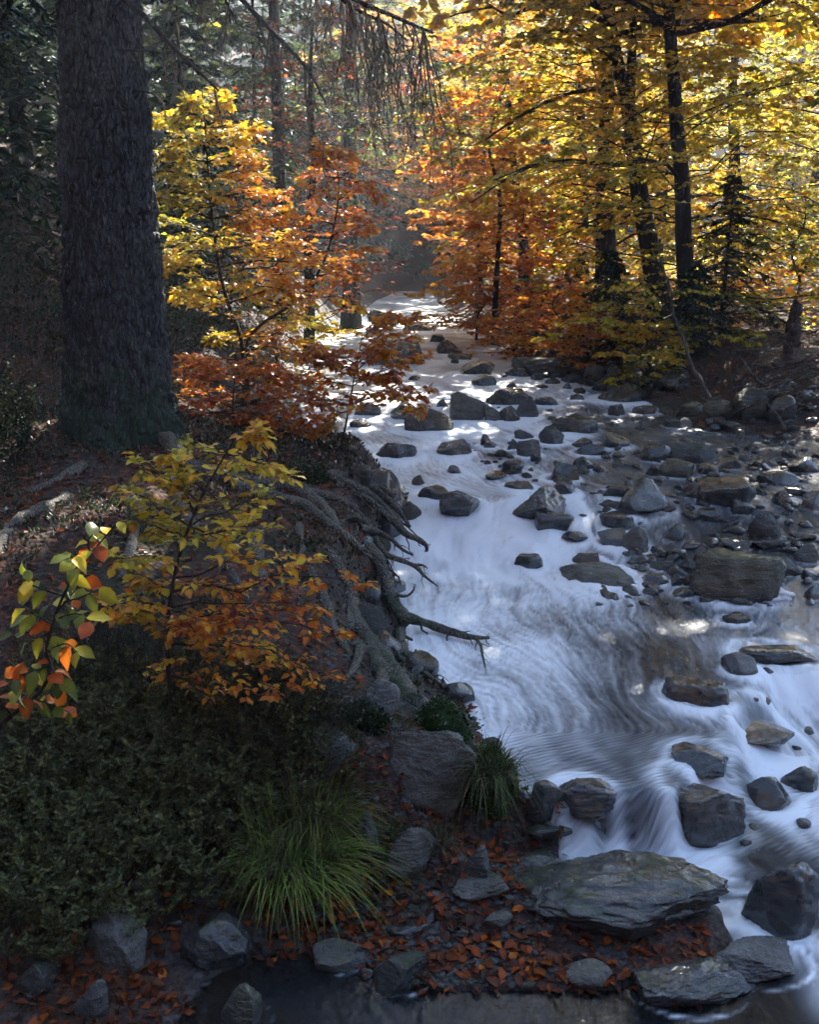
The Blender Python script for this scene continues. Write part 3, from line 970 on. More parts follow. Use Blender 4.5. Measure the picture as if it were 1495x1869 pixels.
import re as _re
def short_name(lab):
    return _re.split(r",| behind| in | at | lying| on | with| beside| below| under| between| just| upstream| above| capped| breaking| against| across| among| by | near| ahead| beyond| wedged| touching| tucked| rising| slanting| half buried| leaning| standing| round | over |\\.", lab)[0]
_used = set(r.label for r in rock_list if r.label)
_named = [r for r in rock_list if r.label]
ADJ = {'wet': 'wet black', 'wetmoss': 'dark mossy', 'brown': 'wet brownish', 'grey': 'grey', 'olive': 'olive', 'pale': 'pale', 'smooth': 'smooth grey'}
NOUN = {'a': 'angular stone', 'r': 'rounded stone', 's': 'flat stone', 'b': 'blocky stone', 'p': 'pointed stone'}
auto_label = {}
for r in rock_list:
    if r.label:
        continue
    near = sorted(_named, key=lambda n: math.hypot((n.px[0] - r.px[0]), 2.0 * (n.px[1] - r.px[1])))
    for n in near[:6]:
        du, dv = r.px[0] - n.px[0], r.px[1] - n.px[1]
        if abs(dv) > 0.6 * abs(du):
            rel = "just behind" if dv < 0 else "just in front of"
        else:
            rel = "right of" if du > 0 else "left of"
        lab = "%s %s %s the %s" % (ADJ[r.mat], NOUN[r.shape], rel, short_name(n.label))
        if lab not in _used and len(lab.split()) <= 16:
            break
    _used.add(lab)
    auto_label[r.i] = lab

for r in rock_list:
    big_r = r.wpx > 105
    vv, ff = rock_verts(1000 + r.i, 6 if r.wpx > 185 else (5 if big_r else 4), r.shape)
    me = mesh_from("rock", vv * r.s, [ff], [M[r.mat]], True)
    lab, grp = r.label, None
    if lab is None:
        lab, grp = auto_label[r.i], zone(r)[1]
    o = link("boulder" if r.wpx > 60 else "rock", me, None, r.c, lab, "rock", grp)
    o.rotation_euler = (0, 0, 0.25 * math.sin(r.i * 7.1))

# ------------------------------------------------------------------ foliage tools
GRAD_T = [0.0, 0.14, 0.30, 0.44, 0.56, 0.70, 0.82, 0.92, 1.0]
GRAD_C = np.array([(0.022, 0.045, 0.016), (0.075, 0.12, 0.024), (0.27, 0.29, 0.03), (0.82, 0.64, 0.045), (0.88, 0.48, 0.03), (0.74, 0.22, 0.018), (0.48, 0.095, 0.014), (0.24, 0.052, 0.015), (0.10, 0.04, 0.02)])
def grad(t):
    t = np.clip(t, 0, 1)
    return np.stack([np.interp(t, GRAD_T, GRAD_C[:, k]) for k in range(3)], -1)

def leaf_colours(pos, rng, centre, spread, freq=0.9, seed=0):
    """patchy colours: centre/spread along the green-yellow-orange-rust scale"""
    c = np.asarray(centre, float)
    t = c + spread * (1.5 * fbm(pos * freq, 2, 900 + seed)) + 0.45 * spread * rng.normal(size=len(pos))
    col = grad(t) * (1 + 0.22 * rng.normal(size=(len(pos), 1))).clip(0.45, 1.6)
    return col

LEAF_HI = (np.array([(0, 0, 0), (.16, .19, .04), (.40, .31, .07), (.68, .25, .04), (1, 0, -.10), (.68, -.25, .04), (.40, -.31, .07), (.16, -.19, .04), (.40, 0, .0), (.68, 0, -.02)]),
           np.array([(0, 8, 2), (0, 2, 1), (8, 9, 3), (8, 3, 2), (9, 4, 3), (0, 7, 6), (0, 6, 8), (8, 6, 5), (8, 5, 9), (9, 5, 4)]))
LEAF_LO = (np.array([(0, 0, 0), (.45, .30, .09), (1, 0, -.04), (.45, -.30, .09)]), np.array([(0, 2, 1), (0, 3, 2)]))

def leaf_frames(d, n):
    d = unit(d)
    s = unit(np.cross(n, d))
    n2 = np.cross(d, s)
    return d, s, n2

def leaf_geo(pos, d, n, size, tmpl):
    tv, tf = tmpl
    d, s, n2 = leaf_frames(d, n)
    size = np.asarray(size)[:, None, None]
    V = pos[:, None, :] + size * (tv[None, :, 0:1] * d[:, None, :] + tv[None, :, 1:2] * s[:, None, :] + tv[None, :, 2:3] * n2[:, None, :])
    Fc = (np.arange(len(pos)) * len(tv))[:, None, None] + tf[None]
    return V.reshape(-1, 3), Fc.reshape(-1, 3)

def leaf_mesh(name, pos, d, n, size, col, tmpl, mat):
    v, f = leaf_geo(pos, d, n, size, tmpl)
    return mesh_from(name, v, [f], [mat], False, np.repeat(col, len(tmpl[0]), 0))

def sprout(P, R, per, tmin, ang, lenfac, rng, k=4, droop=0.1, rise=0.1, rfac=0.5, tmax=1.0, minlen=0.0, flat=True, jz=0.0):
    """side shoots of a batch of branches P (n,m,3), alternating left/right in the horizontal plane"""
    n, m, _ = P.shape
    L = np.linalg.norm(np.diff(P, axis=1), axis=2).sum(1)
    t = np.linspace(tmin, tmax, per)[None] + rng.uniform(-0.5, 0.5, (n, per)) * (tmax - tmin) / per
    t = np.clip(t, 0, 0.999)
    fi = t * (m - 1)
    i = fi.astype(int)
    fr = (fi - i)[..., None]
    rows = np.arange(n)[:, None]
    base = P[rows, i] * (1 - fr) + P[rows, np.minimum(i + 1, m - 1)] * fr
    tan = unit(P[rows, np.minimum(i + 1, m - 1)] - P[rows, i])
    rad = R[rows, i]
    up = np.array([0, 0, 1.0])
    side = np.cross(tan, up)
    bad = np.linalg.norm(side, axis=-1) < 0.3
    rnd = unit(rng.normal(size=side.shape) * (1, 1, 0.1))
    side = np.where(bad[..., None], rnd, side)
    side = unit(side)
    sgn = np.where((np.arange(per)[None] + rng.integers(0, 2, (n, 1))) % 2 == 0, 1.0, -1.0)[..., None]
    a = ang * rng.uniform(0.75, 1.25, (n, per, 1))
    d = unit(tan * np.cos(a) + side * sgn * np.sin(a) + up * rng.normal(rise, 0.16, (n, per, 1)))
    l = L[:, None] * lenfac * (1.12 - t) * rng.uniform(0.6, 1.25, (n, per))
    l = np.maximum(l, minlen)
    s_ = np.linspace(0, 1, k)[None, None, :, None]
    wob = rng.normal(size=(n, per, k, 3)) * 0.05 * l[..., None, None] * s_
    Q = base[:, :, None, :] + d[:, :, None, :] * l[..., None, None] * s_ + wob
    Q[..., 2] -= droop * l[..., None] * s_[..., 0] ** 2
    if jz:
        Q[..., 2] += (rng.normal(size=(n, per)) * jz)[..., None] * s_[..., 0]
    r0 = np.maximum(rad * rfac, 0.0012)
    RR = r0[..., None] * (1 - 0.75 * np.linspace(0, 1, k)[None, None])
    return Q.reshape(-1, k, 3), RR.reshape(-1, k)

def leaves_on(P, per, rng, size, tilt=0.35, t0=0.1, ang=0.9, up=(0, 0, 1)):
    n, m, _ = P.shape
    t = np.linspace(t0, 1, per)[None] + rng.uniform(-0.5, 0.5, (n, per)) / per
    t = np.clip(t, 0, 0.999)
    fi = t * (m - 1)
    i = fi.astype(int)
    fr = (fi - i)[..., None]
    rows = np.arange(n)[:, None]
    base = P[rows, i] * (1 - fr) + P[rows, i + 1] * fr
    tan = unit(P[rows, i + 1] - P[rows, i])
    side = unit(np.cross(tan, np.array(up, float)) + 1e-6)
    sgn = np.where((np.arange(per)[None] + rng.integers(0, 2, (n, 1))) % 2 == 0, 1.0, -1.0)[..., None]
    a = ang * rng.uniform(0.4, 1.2, (n, per, 1))
    d = tan * np.cos(a) + side * sgn * np.sin(a)
    d[..., 2] -= rng.uniform(-0.05, 0.35, (n, per))
    nn = np.array(up, float) + rng.normal(size=(n, per, 3)) * tilt
    sz = size * rng.uniform(0.6, 1.2, (n, per))
    return base.reshape(-1, 3), unit(d).reshape(-1, 3), unit(nn).reshape(-1, 3), sz.reshape(-1)

def limb_poly(a, b, k=6, sag=0.06, rng=None, arch=0.0):
    a, b = np.asarray(a, float), np.asarray(b, float)
    s_ = np.linspace(0, 1, k)[:, None]
    L = np.linalg.norm(b - a)
    p = a + (b - a) * s_
    p[:, 2] += arch * L * np.sin(np.pi * s_[:, 0])
    if rng is not None:
        p += rng.normal(size=p.shape) * 0.03 * L * np.sin(np.pi * s_)
    return p

# gap in the canopy through which the sun reaches the golden sapling, and a few smaller ones
def gaps_mask(pos):
    keep = np.ones(len(pos), bool)
    for c, rad in SUN_GAPS:
        w = pos - np.asarray(c)[None]
        t = w @ SUN_DIR
        d = np.linalg.norm(w - t[:, None] * SUN_DIR[None], axis=1)
        keep &= ~((d < rad) & (t > 1.2))
    return keep
SUN_GAPS = [(atY(345, 290, 8.8), 0.95), (atY(400, 430, 8.8), 0.9), (atY(590, 450, 8.8), 0.45)]

# shared meshes for single leaves: 3 shapes x a range of colours
_leafbank = {}
def leaf_bank(q, var, mat):
    key = (q, var, mat)
    if key not in _leafbank:
        tv, tf = LEAF_HI
        tv = tv.copy()
        rg = np.random.default_rng(77 + var)
        tv[:, 2] += (-0.34 + 0.2 * var) * tv[:, 0] ** 2 + (0.9 - 0.7 * var) * tv[:, 1] ** 2 + 0.05 * np.sin(9 * tv[:, 0] + 2 * var) * np.sign(tv[:, 1])
        tv[:, 1] *= (0.92, 1.05, 1.15)[var]
        col = grad(q / 17.0) * rg.uniform(0.85, 1.1) * (rg.uniform(0.18, 0.5) if mat == 'litter' else 1.0)
        c = np.repeat(col[None], len(tv), 0)
        c = c * (1 - 0.25 * np.abs(tv[:, 1:2]) / 0.31 * rg.uniform(-0.4, 1.0))
        c[[0, 8, 9]] *= 1.25
        _leafbank[key] = mesh_from("leaf", tv, [tf], [M[mat]], True, c)
    return _leafbank[key]

def place_leaf(name, parent, pos, d, n, size, t, var, mat='leaf_gloss', **kw):
    d, s, n2 = leaf_frames(d[None], n[None])
    from mathutils import Matrix
    mtx = Matrix([[d[0][0], s[0][0], n2[0][0], 0], [d[0][1], s[0][1], n2[0][1], 0], [d[0][2], s[0][2], n2[0][2], 0], [0, 0, 0, 1]])
    q = int(round(np.clip(t, 0, 1) * 17))
    o = bpy.data.objects.new(name, leaf_bank(q, int(var), mat))
    COL.objects.link(o)
    if parent is not None:
        o.parent = parent
        pl = np.array(parent.location)
    else:
        pl = np.zeros(3)
    mtx = mtx @ Matrix.Diagonal((size, size, size, 1))
    mtx.translation = Vector(pos - pl)
    o.matrix_basis = mtx
    for k_, v_ in kw.items():
        o[k_] = v_
    return o

def colour_t(pos, rng, centre, spread, freq, seed):
    return np.clip(np.asarray(centre) + spread * 1.5 * fbm(pos * freq, 2, 900 + seed) + 0.85 * spread * rng.normal(size=len(pos)), 0, 1)

def shift(buf_or_arr, o):
    return np.asarray(buf_or_arr) - np.asarray(o)[None]

def sapling(label, stem_px, limbs_px, seed, leaf=0.06, sub=9, twig=5, leaves=5, centre=0.5, spread=0.15, freq=2.0, r0=0.016, n_single=300, lens=(0.42, 0.5), mat='leaf_gloss', twigmat='twig', tilt=0.42, ylimb=0.35, group=None):
    rng = np.random.default_rng(seed)
    stem = np.array([atY(*p) for p in stem_px])
    S = spline(stem, 24)
    SR = r0 * (1 - 0.8 * np.linspace(0, 1, 24))
    base = S[0].copy()
    root = link("beech_sapling", None, None, base, label, "sapling", group)
    root.empty_display_size = 0.1
    limbs = []
    for a, b in limbs_px:
        pa = S[np.argmin(np.abs((S - CAM) @ np.array([0, SP, CP]) / np.maximum((S - CAM) @ np.array([0, CP, -SP]), 0.1) - (CV - a[1]) / F))]
        pb = atY(b[0], b[1], pa[1] + (b[2] if len(b) > 2 else rng.uniform(-ylimb, ylimb)))
        limbs.append(limb_poly(pa, pb, 6, rng=rng, arch=0.06))
    LP = np.array(limbs)
    LR = np.full((len(limbs), 1), r0 * 0.42) * (1 - 0.8 * np.linspace(0, 1, 6))[None]
    SPv, SR2 = sprout(LP, LR, sub, 0.12, 0.85, lens[0], rng, 4, 0.06, 0.03, jz=leaf * 0.35)
    TP, TR = sprout(SPv, SR2, twig, 0.25, 0.8, lens[1], rng, 3, 0.05, 0.0, minlen=leaf * 0.9, jz=leaf * 0.2)
    b1 = Buf()
    v, q = tubes(S[None], SR[None], 8)
    b1.add(v - base, q)
    st = link("stem", b1.mesh("stem", M[twigmat]), root)
    b2 = Buf()
    for P_, R_, sd in ((LP, LR, 5), (SPv, SR2, 4), (TP, TR, 3)):
        v, q = tubes(P_, R_, sd)
        b2.add(v - base, q)
    link("branches", b2.mesh("branches", M[twigmat]), root)
    A = [leaves_on(TP, leaves, rng, leaf, tilt), leaves_on(SPv, max(2, leaves - 1), rng, leaf, tilt, 0.4)]
    pos, d, n, sz = [np.concatenate(x) for x in zip(*A)]
    t = colour_t(pos, rng, centre(pos) if callable(centre) else centre, spread, freq, seed)
    # the leaves that show largest and in front are leaf objects of their own, the rest one mass
    dist = np.linalg.norm(pos - CAM, axis=1)
    order = np.argsort(dist / sz)
    single = order[:n_single]
    rest = order[n_single:]
    for i in single:
        place_leaf("leaf", root, pos[i], d[i], n[i], sz[i], t[i], rng.integers(0, 3), mat)
    if len(rest):
        col = grad(t[rest]) * (1 + 0.2 * rng.normal(size=(len(rest), 1))).clip(0.5, 1.5)
        link("foliage", leaf_mesh("foliage", pos[rest] - base, d[rest], n[rest], sz[rest], col, LEAF_HI if leaf < 0.06 else LEAF_LO, M[mat]), root, kind="stuff")
    return root, len(pos)

def stem_x(stem_px, v):
    s_ = sorted(stem_px, key=lambda p: p[1])
    return np.interp(v, [p[1] for p in s_], [p[0] for p in s_])

def fan(stem_px, rows, wl, wr, seed, dv=(-6, 16)):
    rng = np.random.default_rng(seed)
    out = []
    for v in rows:
        x0 = stem_x(stem_px, v)
        for sg, w in ((-1, wl), (1, wr)):
            ww = np.interp(v, [a for a, _ in w], [b for _, b in w]) * rng.uniform(0.4, 1.25)
            out.append(((x0, v), (x0 + sg * ww, v + rng.uniform(dv[0] - 10, dv[1] + 10) - 0.10 * ww)))
    return out

# ------------------------------------------------------------------ the big spruce
def spruce():
    base = np.array([-2.2, 7.35, 1.02])
    root = link("spruce_tree", None, None, base, "massive dark spruce trunk standing on the near bank with exposed roots", "tree")
    rng = np.random.default_rng(3)
    nth = 190
    zz = np.concatenate([np.linspace(0, 3.7, 300), np.linspace(3.8, 15, 40)])
    th = np.linspace(0, 2 * np.pi, nth, endpoint=False)
    TH, ZZ = np.meshgrid(th, zz)
    rad = np.interp(ZZ, [0, 0.5, 1.0, 3.3, 15], [0.415, 0.385, 0.362, 0.272, 0.05])
    flare = np.exp(-ZZ / 0.34) * (0.20 + 0.10 * np.cos(3 * TH + 0.8) + 0.07 * np.cos(5 * TH + 2.0) + 0.05 * np.cos(8 * TH)) + 0.05 * np.exp(-ZZ / 0.6) * np.cos(4 * TH + 0.3)
    cx_, cy_ = np.cos(TH), np.sin(TH)
    q = np.stack([cx_ * 0.36, cy_ * 0.36, ZZ], -1)
    pl = fbm(q * np.array([26, 26, 11]) + 0.35 * vnoise(q * 9, 3)[..., None], 3, 11)
    ridg = np.abs(fbm(q * np.array([30, 30, 9]), 2, 19))
    bump = 0.022 * np.clip(pl * 1.6, -1, 1) - 0.022 * np.clip(1 - ridg * 4.5, 0, 1) + 0.020 * fbm(q * np.array([3, 3, 1.5]), 2, 29)
    fade = np.interp(ZZ, [0, 3.6, 4.2], [1, 1, 0.3])
    r_ = rad + flare + bump * fade
    V_ = np.stack([cx_ * r_ + 0.026 * ZZ, cy_ * r_, ZZ - 0.12], -1)
    n1, n2 = len(zz), nth
    idx = np.arange(n1 * n2).reshape(n1, n2)
    nxt = np.roll(idx, -1, 1)
    qd = np.stack([idx[:-1], nxt[:-1], nxt[1:], idx[1:]], -1).reshape(-1, 4)
    link("trunk", mesh_from("trunk", V_.reshape(-1, 3), [qd], [M['bark_spruce']], True), root)
    # roots
    def rt(pts, r0, r1, n=28, sides=10, wob=0.25):
        ctl = []
        for j, (u, v, Y) in enumerate(pts):
            rr = r0 + (r1 - r0) * j / (len(pts) - 1)
            gh = onground(u, v)
            wet_ = lattice(GD, gh[0], gh[1]) < 0
            ctl.append(atY(u, v, min(Y, gh[1] - (0.10 + rr if wet_ else 0.2 * rr))))
        P_ = spline(np.array(ctl), n)
        R_ = np.linspace(r0, r1, n) * (0.68 if r0 > 0.05 else 0.95)
        v, q = tubes(P_[None], R_[None], sides)
        v = v.reshape(n, sides, 3)
        c = P_[:, None]
        k = fbm(v * 9, 3, 51)[..., None] * wob * 1.5 + fbm(v * 35, 2, 57)[..., None] * wob * 0.7
        v = (c + (v - c) * (1 + k)).reshape(-1, 3)
        v = np.vstack([v, P_[-1:]])
        tip = len(v) - 1
        l = (n - 1) * sides
        tri = np.array([(l + j, l + (j + 1) % sides, tip) for j in range(sides)])
        rq = np.random.default_rng(int(abs(pts[0][0]) + 7 * abs(pts[0][1])) % 9999)
        S_, SR_ = sprout(P_[None], R_[None], 8, 0.2, 0.8, 0.28, rq, 6, 0.3, -0.1, 0.36, jz=0.03)
        S_ = S_ + rq.normal(size=S_.shape) * 0.008 * np.linspace(0, 1, 6)[None, :, None]
        v2, q2 = tubes(S_, SR_, 5)
        q2 = q2 + len(v)
        v = np.vstack([v, v2])
        me = mesh_from("root", v - base, [q, q2, tri], [M['bark_root']], True)
        return link("root", me, root)
    rt([(300, 800, 7.15), (345, 850, 7.0), (440, 880, 6.95), (530, 890, 6.95), (575, 915, 6.85), (600, 935, 6.8), (618, 975, 6.75)], 0.10, 0.05)
    rt([(540, 885, 7.0), (575, 900, 6.95), (625, 915, 6.85), (660, 945, 6.75), (690, 990, 6.65)], 0.055, 0.03)
    rt([(590, 868, 7.5), (650, 890, 7.3), (690, 915, 7.1), (720, 950, 6.95), (742, 975, 6.9), (765, 985, 6.88), (778, 996, 6.86), (779, 1006, 6.86)], 0.045, 0.012)
    rt([(610, 885, 7.3), (660, 905, 7.1), (705, 940, 6.95), (735, 968, 6.9)], 0.04, 0.02)
    rt([(640, 872, 7.4), (690, 898, 7.2), (725, 930, 7.05), (748, 962, 6.95)], 0.035, 0.014)
    rt([(655, 962, 6.7), (690, 972, 6.6), (715, 985, 6.5), (735, 1003, 6.45), (754, 1013, 6.4)], 0.028, 0.007)
    rt([(688, 990, 6.5), (705, 1012, 6.4), (735, 1024, 6.3), (758, 1034, 6.28), (776, 1052, 6.26), (799, 1070, 6.25)], 0.026, 0.006)
    rt([(750, 1032, 6.29), (770, 1031, 6.29), (780, 1037, 6.29)], 0.012, 0.004, 10, 6)
    rt([(672, 1000, 6.35), (695, 1035, 6.2), (706, 1070, 6.1), (720, 1105, 6.0), (738, 1132, 5.95)], 0.05, 0.045)
    rt([(735, 1126, 5.95), (770, 1134, 5.95), (805, 1147, 5.95), (845, 1160, 5.95), (870, 1163, 5.95), (894, 1164, 5.95)], 0.036, 0.012)
    rt([(866, 1162, 5.95), (877, 1176, 5.95), (881, 1196, 5.95), (886, 1218, 5.95)], 0.014, 0.004, 12, 6)
    rt([(740, 1130, 5.95), (730, 1150, 5.94), (736, 1185, 5.92), (746, 1208, 5.9), (770, 1226, 5.9), (790, 1238, 5.9), (814, 1256, 5.9)], 0.04, 0.007)
    rt([(722, 1086, 6.0), (742, 1088, 6.0), (754, 1078, 6.0), (757, 1070, 6.0)], 0.016, 0.006, 12, 6)
    rt([(668, 1080, 6.1), (690, 1085, 6.05), (708, 1088, 6.0)], 0.022, 0.02, 10, 6)
    rt([(640, 1070, 6.0), (643, 1105, 5.9), (652, 1145, 5.82), (678, 1178, 5.75), (705, 1212, 5.7), (730, 1245, 5.65), (752, 1285, 5.55)], 0.072, 0.085)
    rt([(652, 1110, 5.85), (665, 1165, 5.72), (690, 1215, 5.62), (715, 1250, 5.58)], 0.05, 0.05)
    rt([(672, 1135, 5.9), (700, 1142, 5.9), (722, 1152, 5.9), (752, 1168, 5.9)], 0.018, 0.008, 12, 6)
    rt([(695, 1010, 6.3), (712, 1030, 6.25), (720, 1058, 6.22), (722, 1072, 6.22)], 0.008, 0.003, 12, 5)
    rt([(-20, 1025, 5.75), (5, 985, 5.85), (40, 948, 6.0), (80, 930, 6.2), (125, 908, 6.5)], 0.052, 0.07)
    rt([(252, 900, 6.75), (246, 960, 6.45), (236, 1010, 6.25), (224, 1060, 6.1)], 0.06, 0.04)
    rt([(150, 850, 7.0), (100, 880, 6.8), (50, 900, 6.6)], 0.06, 0.03)
    rt([(465, 975, 6.35), (470, 1020, 6.2), (478, 1060, 6.1)], 0.075, 0.05)
    rt([(545, 960, 6.4), (552, 1000, 6.25), (540, 1030, 6.2)], 0.03, 0.02, 14, 7)
    rt([(800, 1280, 4.95), (850, 1318, 4.85), (885, 1345, 4.8), (912, 1385, 4.75)], 0.03, 0.02, 20, 8)
    for pts, a, b in [
        ([(310, 880, 6.9), (350, 960, 6.5), (400, 1010, 6.25), (440, 1075, 6.0)], 0.07, 0.03),
        ([(420, 885, 6.95), (500, 905, 6.9), (560, 925, 6.8), (610, 965, 6.65), (660, 1005, 6.5), (690, 1040, 6.4)], 0.075, 0.03),
        ([(560, 870, 7.6), (620, 868, 7.6), (680, 885, 7.5), (720, 905, 7.4)], 0.06, 0.03),
        ([(520, 865, 7.7), (570, 860, 7.9), (620, 862, 8.0)], 0.06, 0.03),
        ([(600, 1010, 6.3), (625, 1050, 6.15), (640, 1100, 5.95), (636, 1150, 5.8)], 0.04, 0.03),
        ([(560, 1040, 6.1), (590, 1090, 5.9), (610, 1150, 5.7), (640, 1200, 5.55)], 0.04, 0.025),
        ([(660, 1180, 5.6), (640, 1230, 5.45), (600, 1260, 5.35)], 0.03, 0.012),
        ([(700, 1225, 5.6), (690, 1260, 5.45), (668, 1290, 5.35)], 0.035, 0.015)]:
        rt(pts, a, b)
    # fine hair roots hanging under the bank edge
    rg = np.random.default_rng(9)
    PP = []
    for _ in range(90):
        u0 = rg.uniform(560, 720)
        v0 = rg.uniform(1010, 1240)
        y0 = 6.35 - (v0 - 1010) / 230 * 0.75
        a = atY(u0, v0, y0)
        b = a + np.array([rg.normal(0.03, 0.06), -0.05, -rg.uniform(0.06, 0.25)])
        PP.append(limb_poly(a, b, 4, rng=rg))
    v, q = tubes(np.array(PP), np.full((90, 1), 0.003) * np.linspace(1, 0.4, 4)[None], 3)
    link("hair_roots", mesh_from("hair_roots", v - base, [q], [M['bark_root']], True), root, kind="stuff")
    # dead lower branches with hanging twigs
    def br(pts, r0, seed_, mat='twig', hang=10, hl=0.45, sub2=4):
        rg = np.random.default_rng(seed_)
        P_ = spline(np.array([atY(*p) for p in pts]), 16)
        R_ = np.linspace(r0, r0 * 0.25, 16)
        b_ = Buf()
        v, q = tubes(P_[None], R_[None], 7)
        b_.add(v - base, q)
        o = link("branch", b_.mesh("branch", M[mat]), root)
        b_ = Buf()
        ts = rg.uniform(0.15, 1, hang)
        Q = []
        for t in ts:
            a = P_[int(t * 15)]
            L = hl * rg.uniform(0.5, 1.3)
            b = a + np.array([rg.normal(0.08, 0.16), rg.normal(0, 0.16), -1]) * L
            Q.append(limb_poly(a, b, 8, rng=rg, arch=0.0))
        Q = np.array(Q)
        QR = np.full((hang, 1), 0.0045) * np.linspace(1, 0.4, 8)[None]
        v, q = tubes(Q, QR, 4)
        b_.add(v - base, q)
        S_, SR_ = sprout(Q, QR, sub2, 0.15, 0.6, 0.35, rg, 4, 0.5, -0.25, 0.6)
        v, q = tubes(S_, SR_, 3)
        b_.add(v - base, q)
        S2, SR2_ = sprout(S_, SR_, 3, 0.3, 0.6, 0.4, rg, 3, 0.4, -0.2, 0.8)
        v, q = tubes(S2, np.maximum(SR2_, 0.0011), 3)
        b_.add(v - base, q)
        link("twigs", b_.mesh("twigs", M['twig_pale']), o, kind="stuff")
    br([(228, 0, 7.0), (262, 28, 6.8), (300, 70, 6.6), (335, 105, 6.4), (372, 140, 6.2), (398, 165, 6.1)], 0.022, 1, 'twig', 6, 0.3)
    br([(215, 90, 7.0), (245, 92, 6.75), (285, 95, 6.5), (320, 120, 6.3)], 0.010, 2, 'twig', 3, 0.2)
    br([(245, 165, 7.1), (275, 170, 6.9), (300, 190, 6.7)], 0.008, 12, 'twig', 2, 0.2)
    br([(230, -190, 7.2), (380, -60, 6.3), (480, 40, 5.7), (560, 125, 5.2), (595, 190, 5.0)], 0.020, 3, 'twig', 15, 0.5)
    br([(240, -330, 7.2), (480, -150, 6.0), (620, -20, 5.3), (720, 30, 5.0), (790, 60, 4.8)], 0.022, 4, 'twig', 34, 0.65, 7)
    br([(240, -330, 7.2), (460, -120, 6.4), (640, 10, 6.0), (700, 40, 5.9), (745, 75, 5.8)], 0.018, 14, 'twig', 26, 0.6, 6)
    br([(240, -260, 7.2), (330, -120, 6.6), (400, -20, 6.2), (440, 60, 6.0)], 0.014, 5, 'twig', 8, 0.4)
    # living crown, from above the frame upward
    LB, LBr = [], []
    for k in range(84):
        z = 5.9 + 9.0 * (k / 84.0)
        az = k * 2.4 + rng.uniform(-0.3, 0.3)
        L = np.interp(z, [5.5, 7, 15], [2.9, 3.2, 0.4]) * rng.uniform(0.8, 1.1)
        a = base + np.array([0.026 * z, 0, z - 1.0])
        b = a + np.array([math.cos(az) * L, math.sin(az) * L, -0.28 * L])
        LB.append(limb_poly(a, b, 6, rng=rng, arch=0.08))
    LB = np.array(LB)
    LBr = np.full((len(LB), 1), 0.035) * np.linspace(1, 0.2, 6)[None]
    S_, SR_ = sprout(LB, LBr, 12, 0.15, 0.9, 0.42, rng, 4, 0.35, -0.15, 0.4)
    b_ = Buf()
    for P_, R_, sd in ((LB, LBr, 6), (S_, SR_, 3)):
        v, q = tubes(P_, R_, sd)
        b_.add(v - base, q)
    cr = link("crown", b_.mesh("crown_branches", M['twig']), root)
    A = [leaves_on(S_, 13, rng, 0.13, 0.8, 0.0, 0.6), leaves_on(LB, 20, rng, 0.13, 0.8, 0.2, 0.6)]
    pos, d, n, sz = [np.concatenate(x) for x in zip(*A)]
    kp = gaps_mask(pos)
    pos, d, n, sz = pos[kp], d[kp], n[kp], sz[kp]
    col = np.array([0.016, 0.034, 0.018]) * rng.uniform(0.6, 1.5, (len(pos), 1))
    link("needles", leaf_mesh("needles", pos - base, d, n, sz, col, LEAF_LO, M['needle']), cr, kind="stuff")
    return root
spruce()

# ------------------------------------------------------------------ saplings on the near bank
def gold_centre(pos):
    u = pos[:, 0] / np.maximum(pos[:, 1] * CP - (pos[:, 2] - 2.6) * SP, 0.1) * F + CU
    return 0.43 + 0.16 * sstep(350, 480, u)
st2 = [(447, 815, 8.8), (446, 700, 8.8), (440, 620, 8.8), (418, 560, 8.8), (402, 500, 8.8), (390, 420, 8.8), (380, 320, 8.8), (374, 230, 8.8), (368, 165, 8.8)]
l2 = fan(st2, list(range(185, 560, 17)), [(180, 22), (215, 75), (255, 105), (330, 112), (420, 122), (480, 130), (540, 90)], [(180, 22), (215, 80), (300, 85), (380, 125), (440, 165), (510, 200), (550, 150)], 21)
l2 += [((440, 610), (570, 628)), ((442, 630), (590, 645)), ((440, 612), (385, 622)), ((444, 650), (560, 655)), ((440, 600), (330, 540)), ((445, 640), (500, 600))]
sapling("tall golden beech sapling glowing in sunlight beside the spruce trunk", st2, l2, 22, 0.062, 9, 4, 4, gold_centre, 0.11, 1.6, 0.024, ylimb=0.55)

st3 = [(452, 720, 8.9), (450, 630, 8.9), (480, 590, 8.9), (545, 545, 8.9), (590, 480, 8.9), (612, 400, 8.9), (618, 330, 8.9), (605, 275, 8.9)]
l3 = fan(st3, list(range(285, 570, 24)), [(290, 20), (340, 50), (420, 80), (500, 95), (560, 60)], [(290, 30), (330, 85), (400, 80), (480, 75), (550, 95)], 31)
sapling("orange-red beech sapling leaning over the stream next to the golden one", st3, l3, 32, 0.06, 8, 4, 4, 0.61, 0.13, 1.6, 0.02, ylimb=0.5)

st4 = [(432, 850, 8.2), (430, 800, 8.2), (425, 740, 8.2), (428, 690, 8.2), (430, 650, 8.2)]
l4 = fan(st4, list(range(655, 800, 13)), [(650, 60), (700, 125), (760, 110), (800, 60)], [(650, 50), (700, 110), (750, 125), (800, 110)], 41)
sapling("low russet beech sapling at the foot of the spruce", st4, l4, 42, 0.062, 7, 4, 4, 0.72, 0.09, 2.0, 0.014, ylimb=0.45)

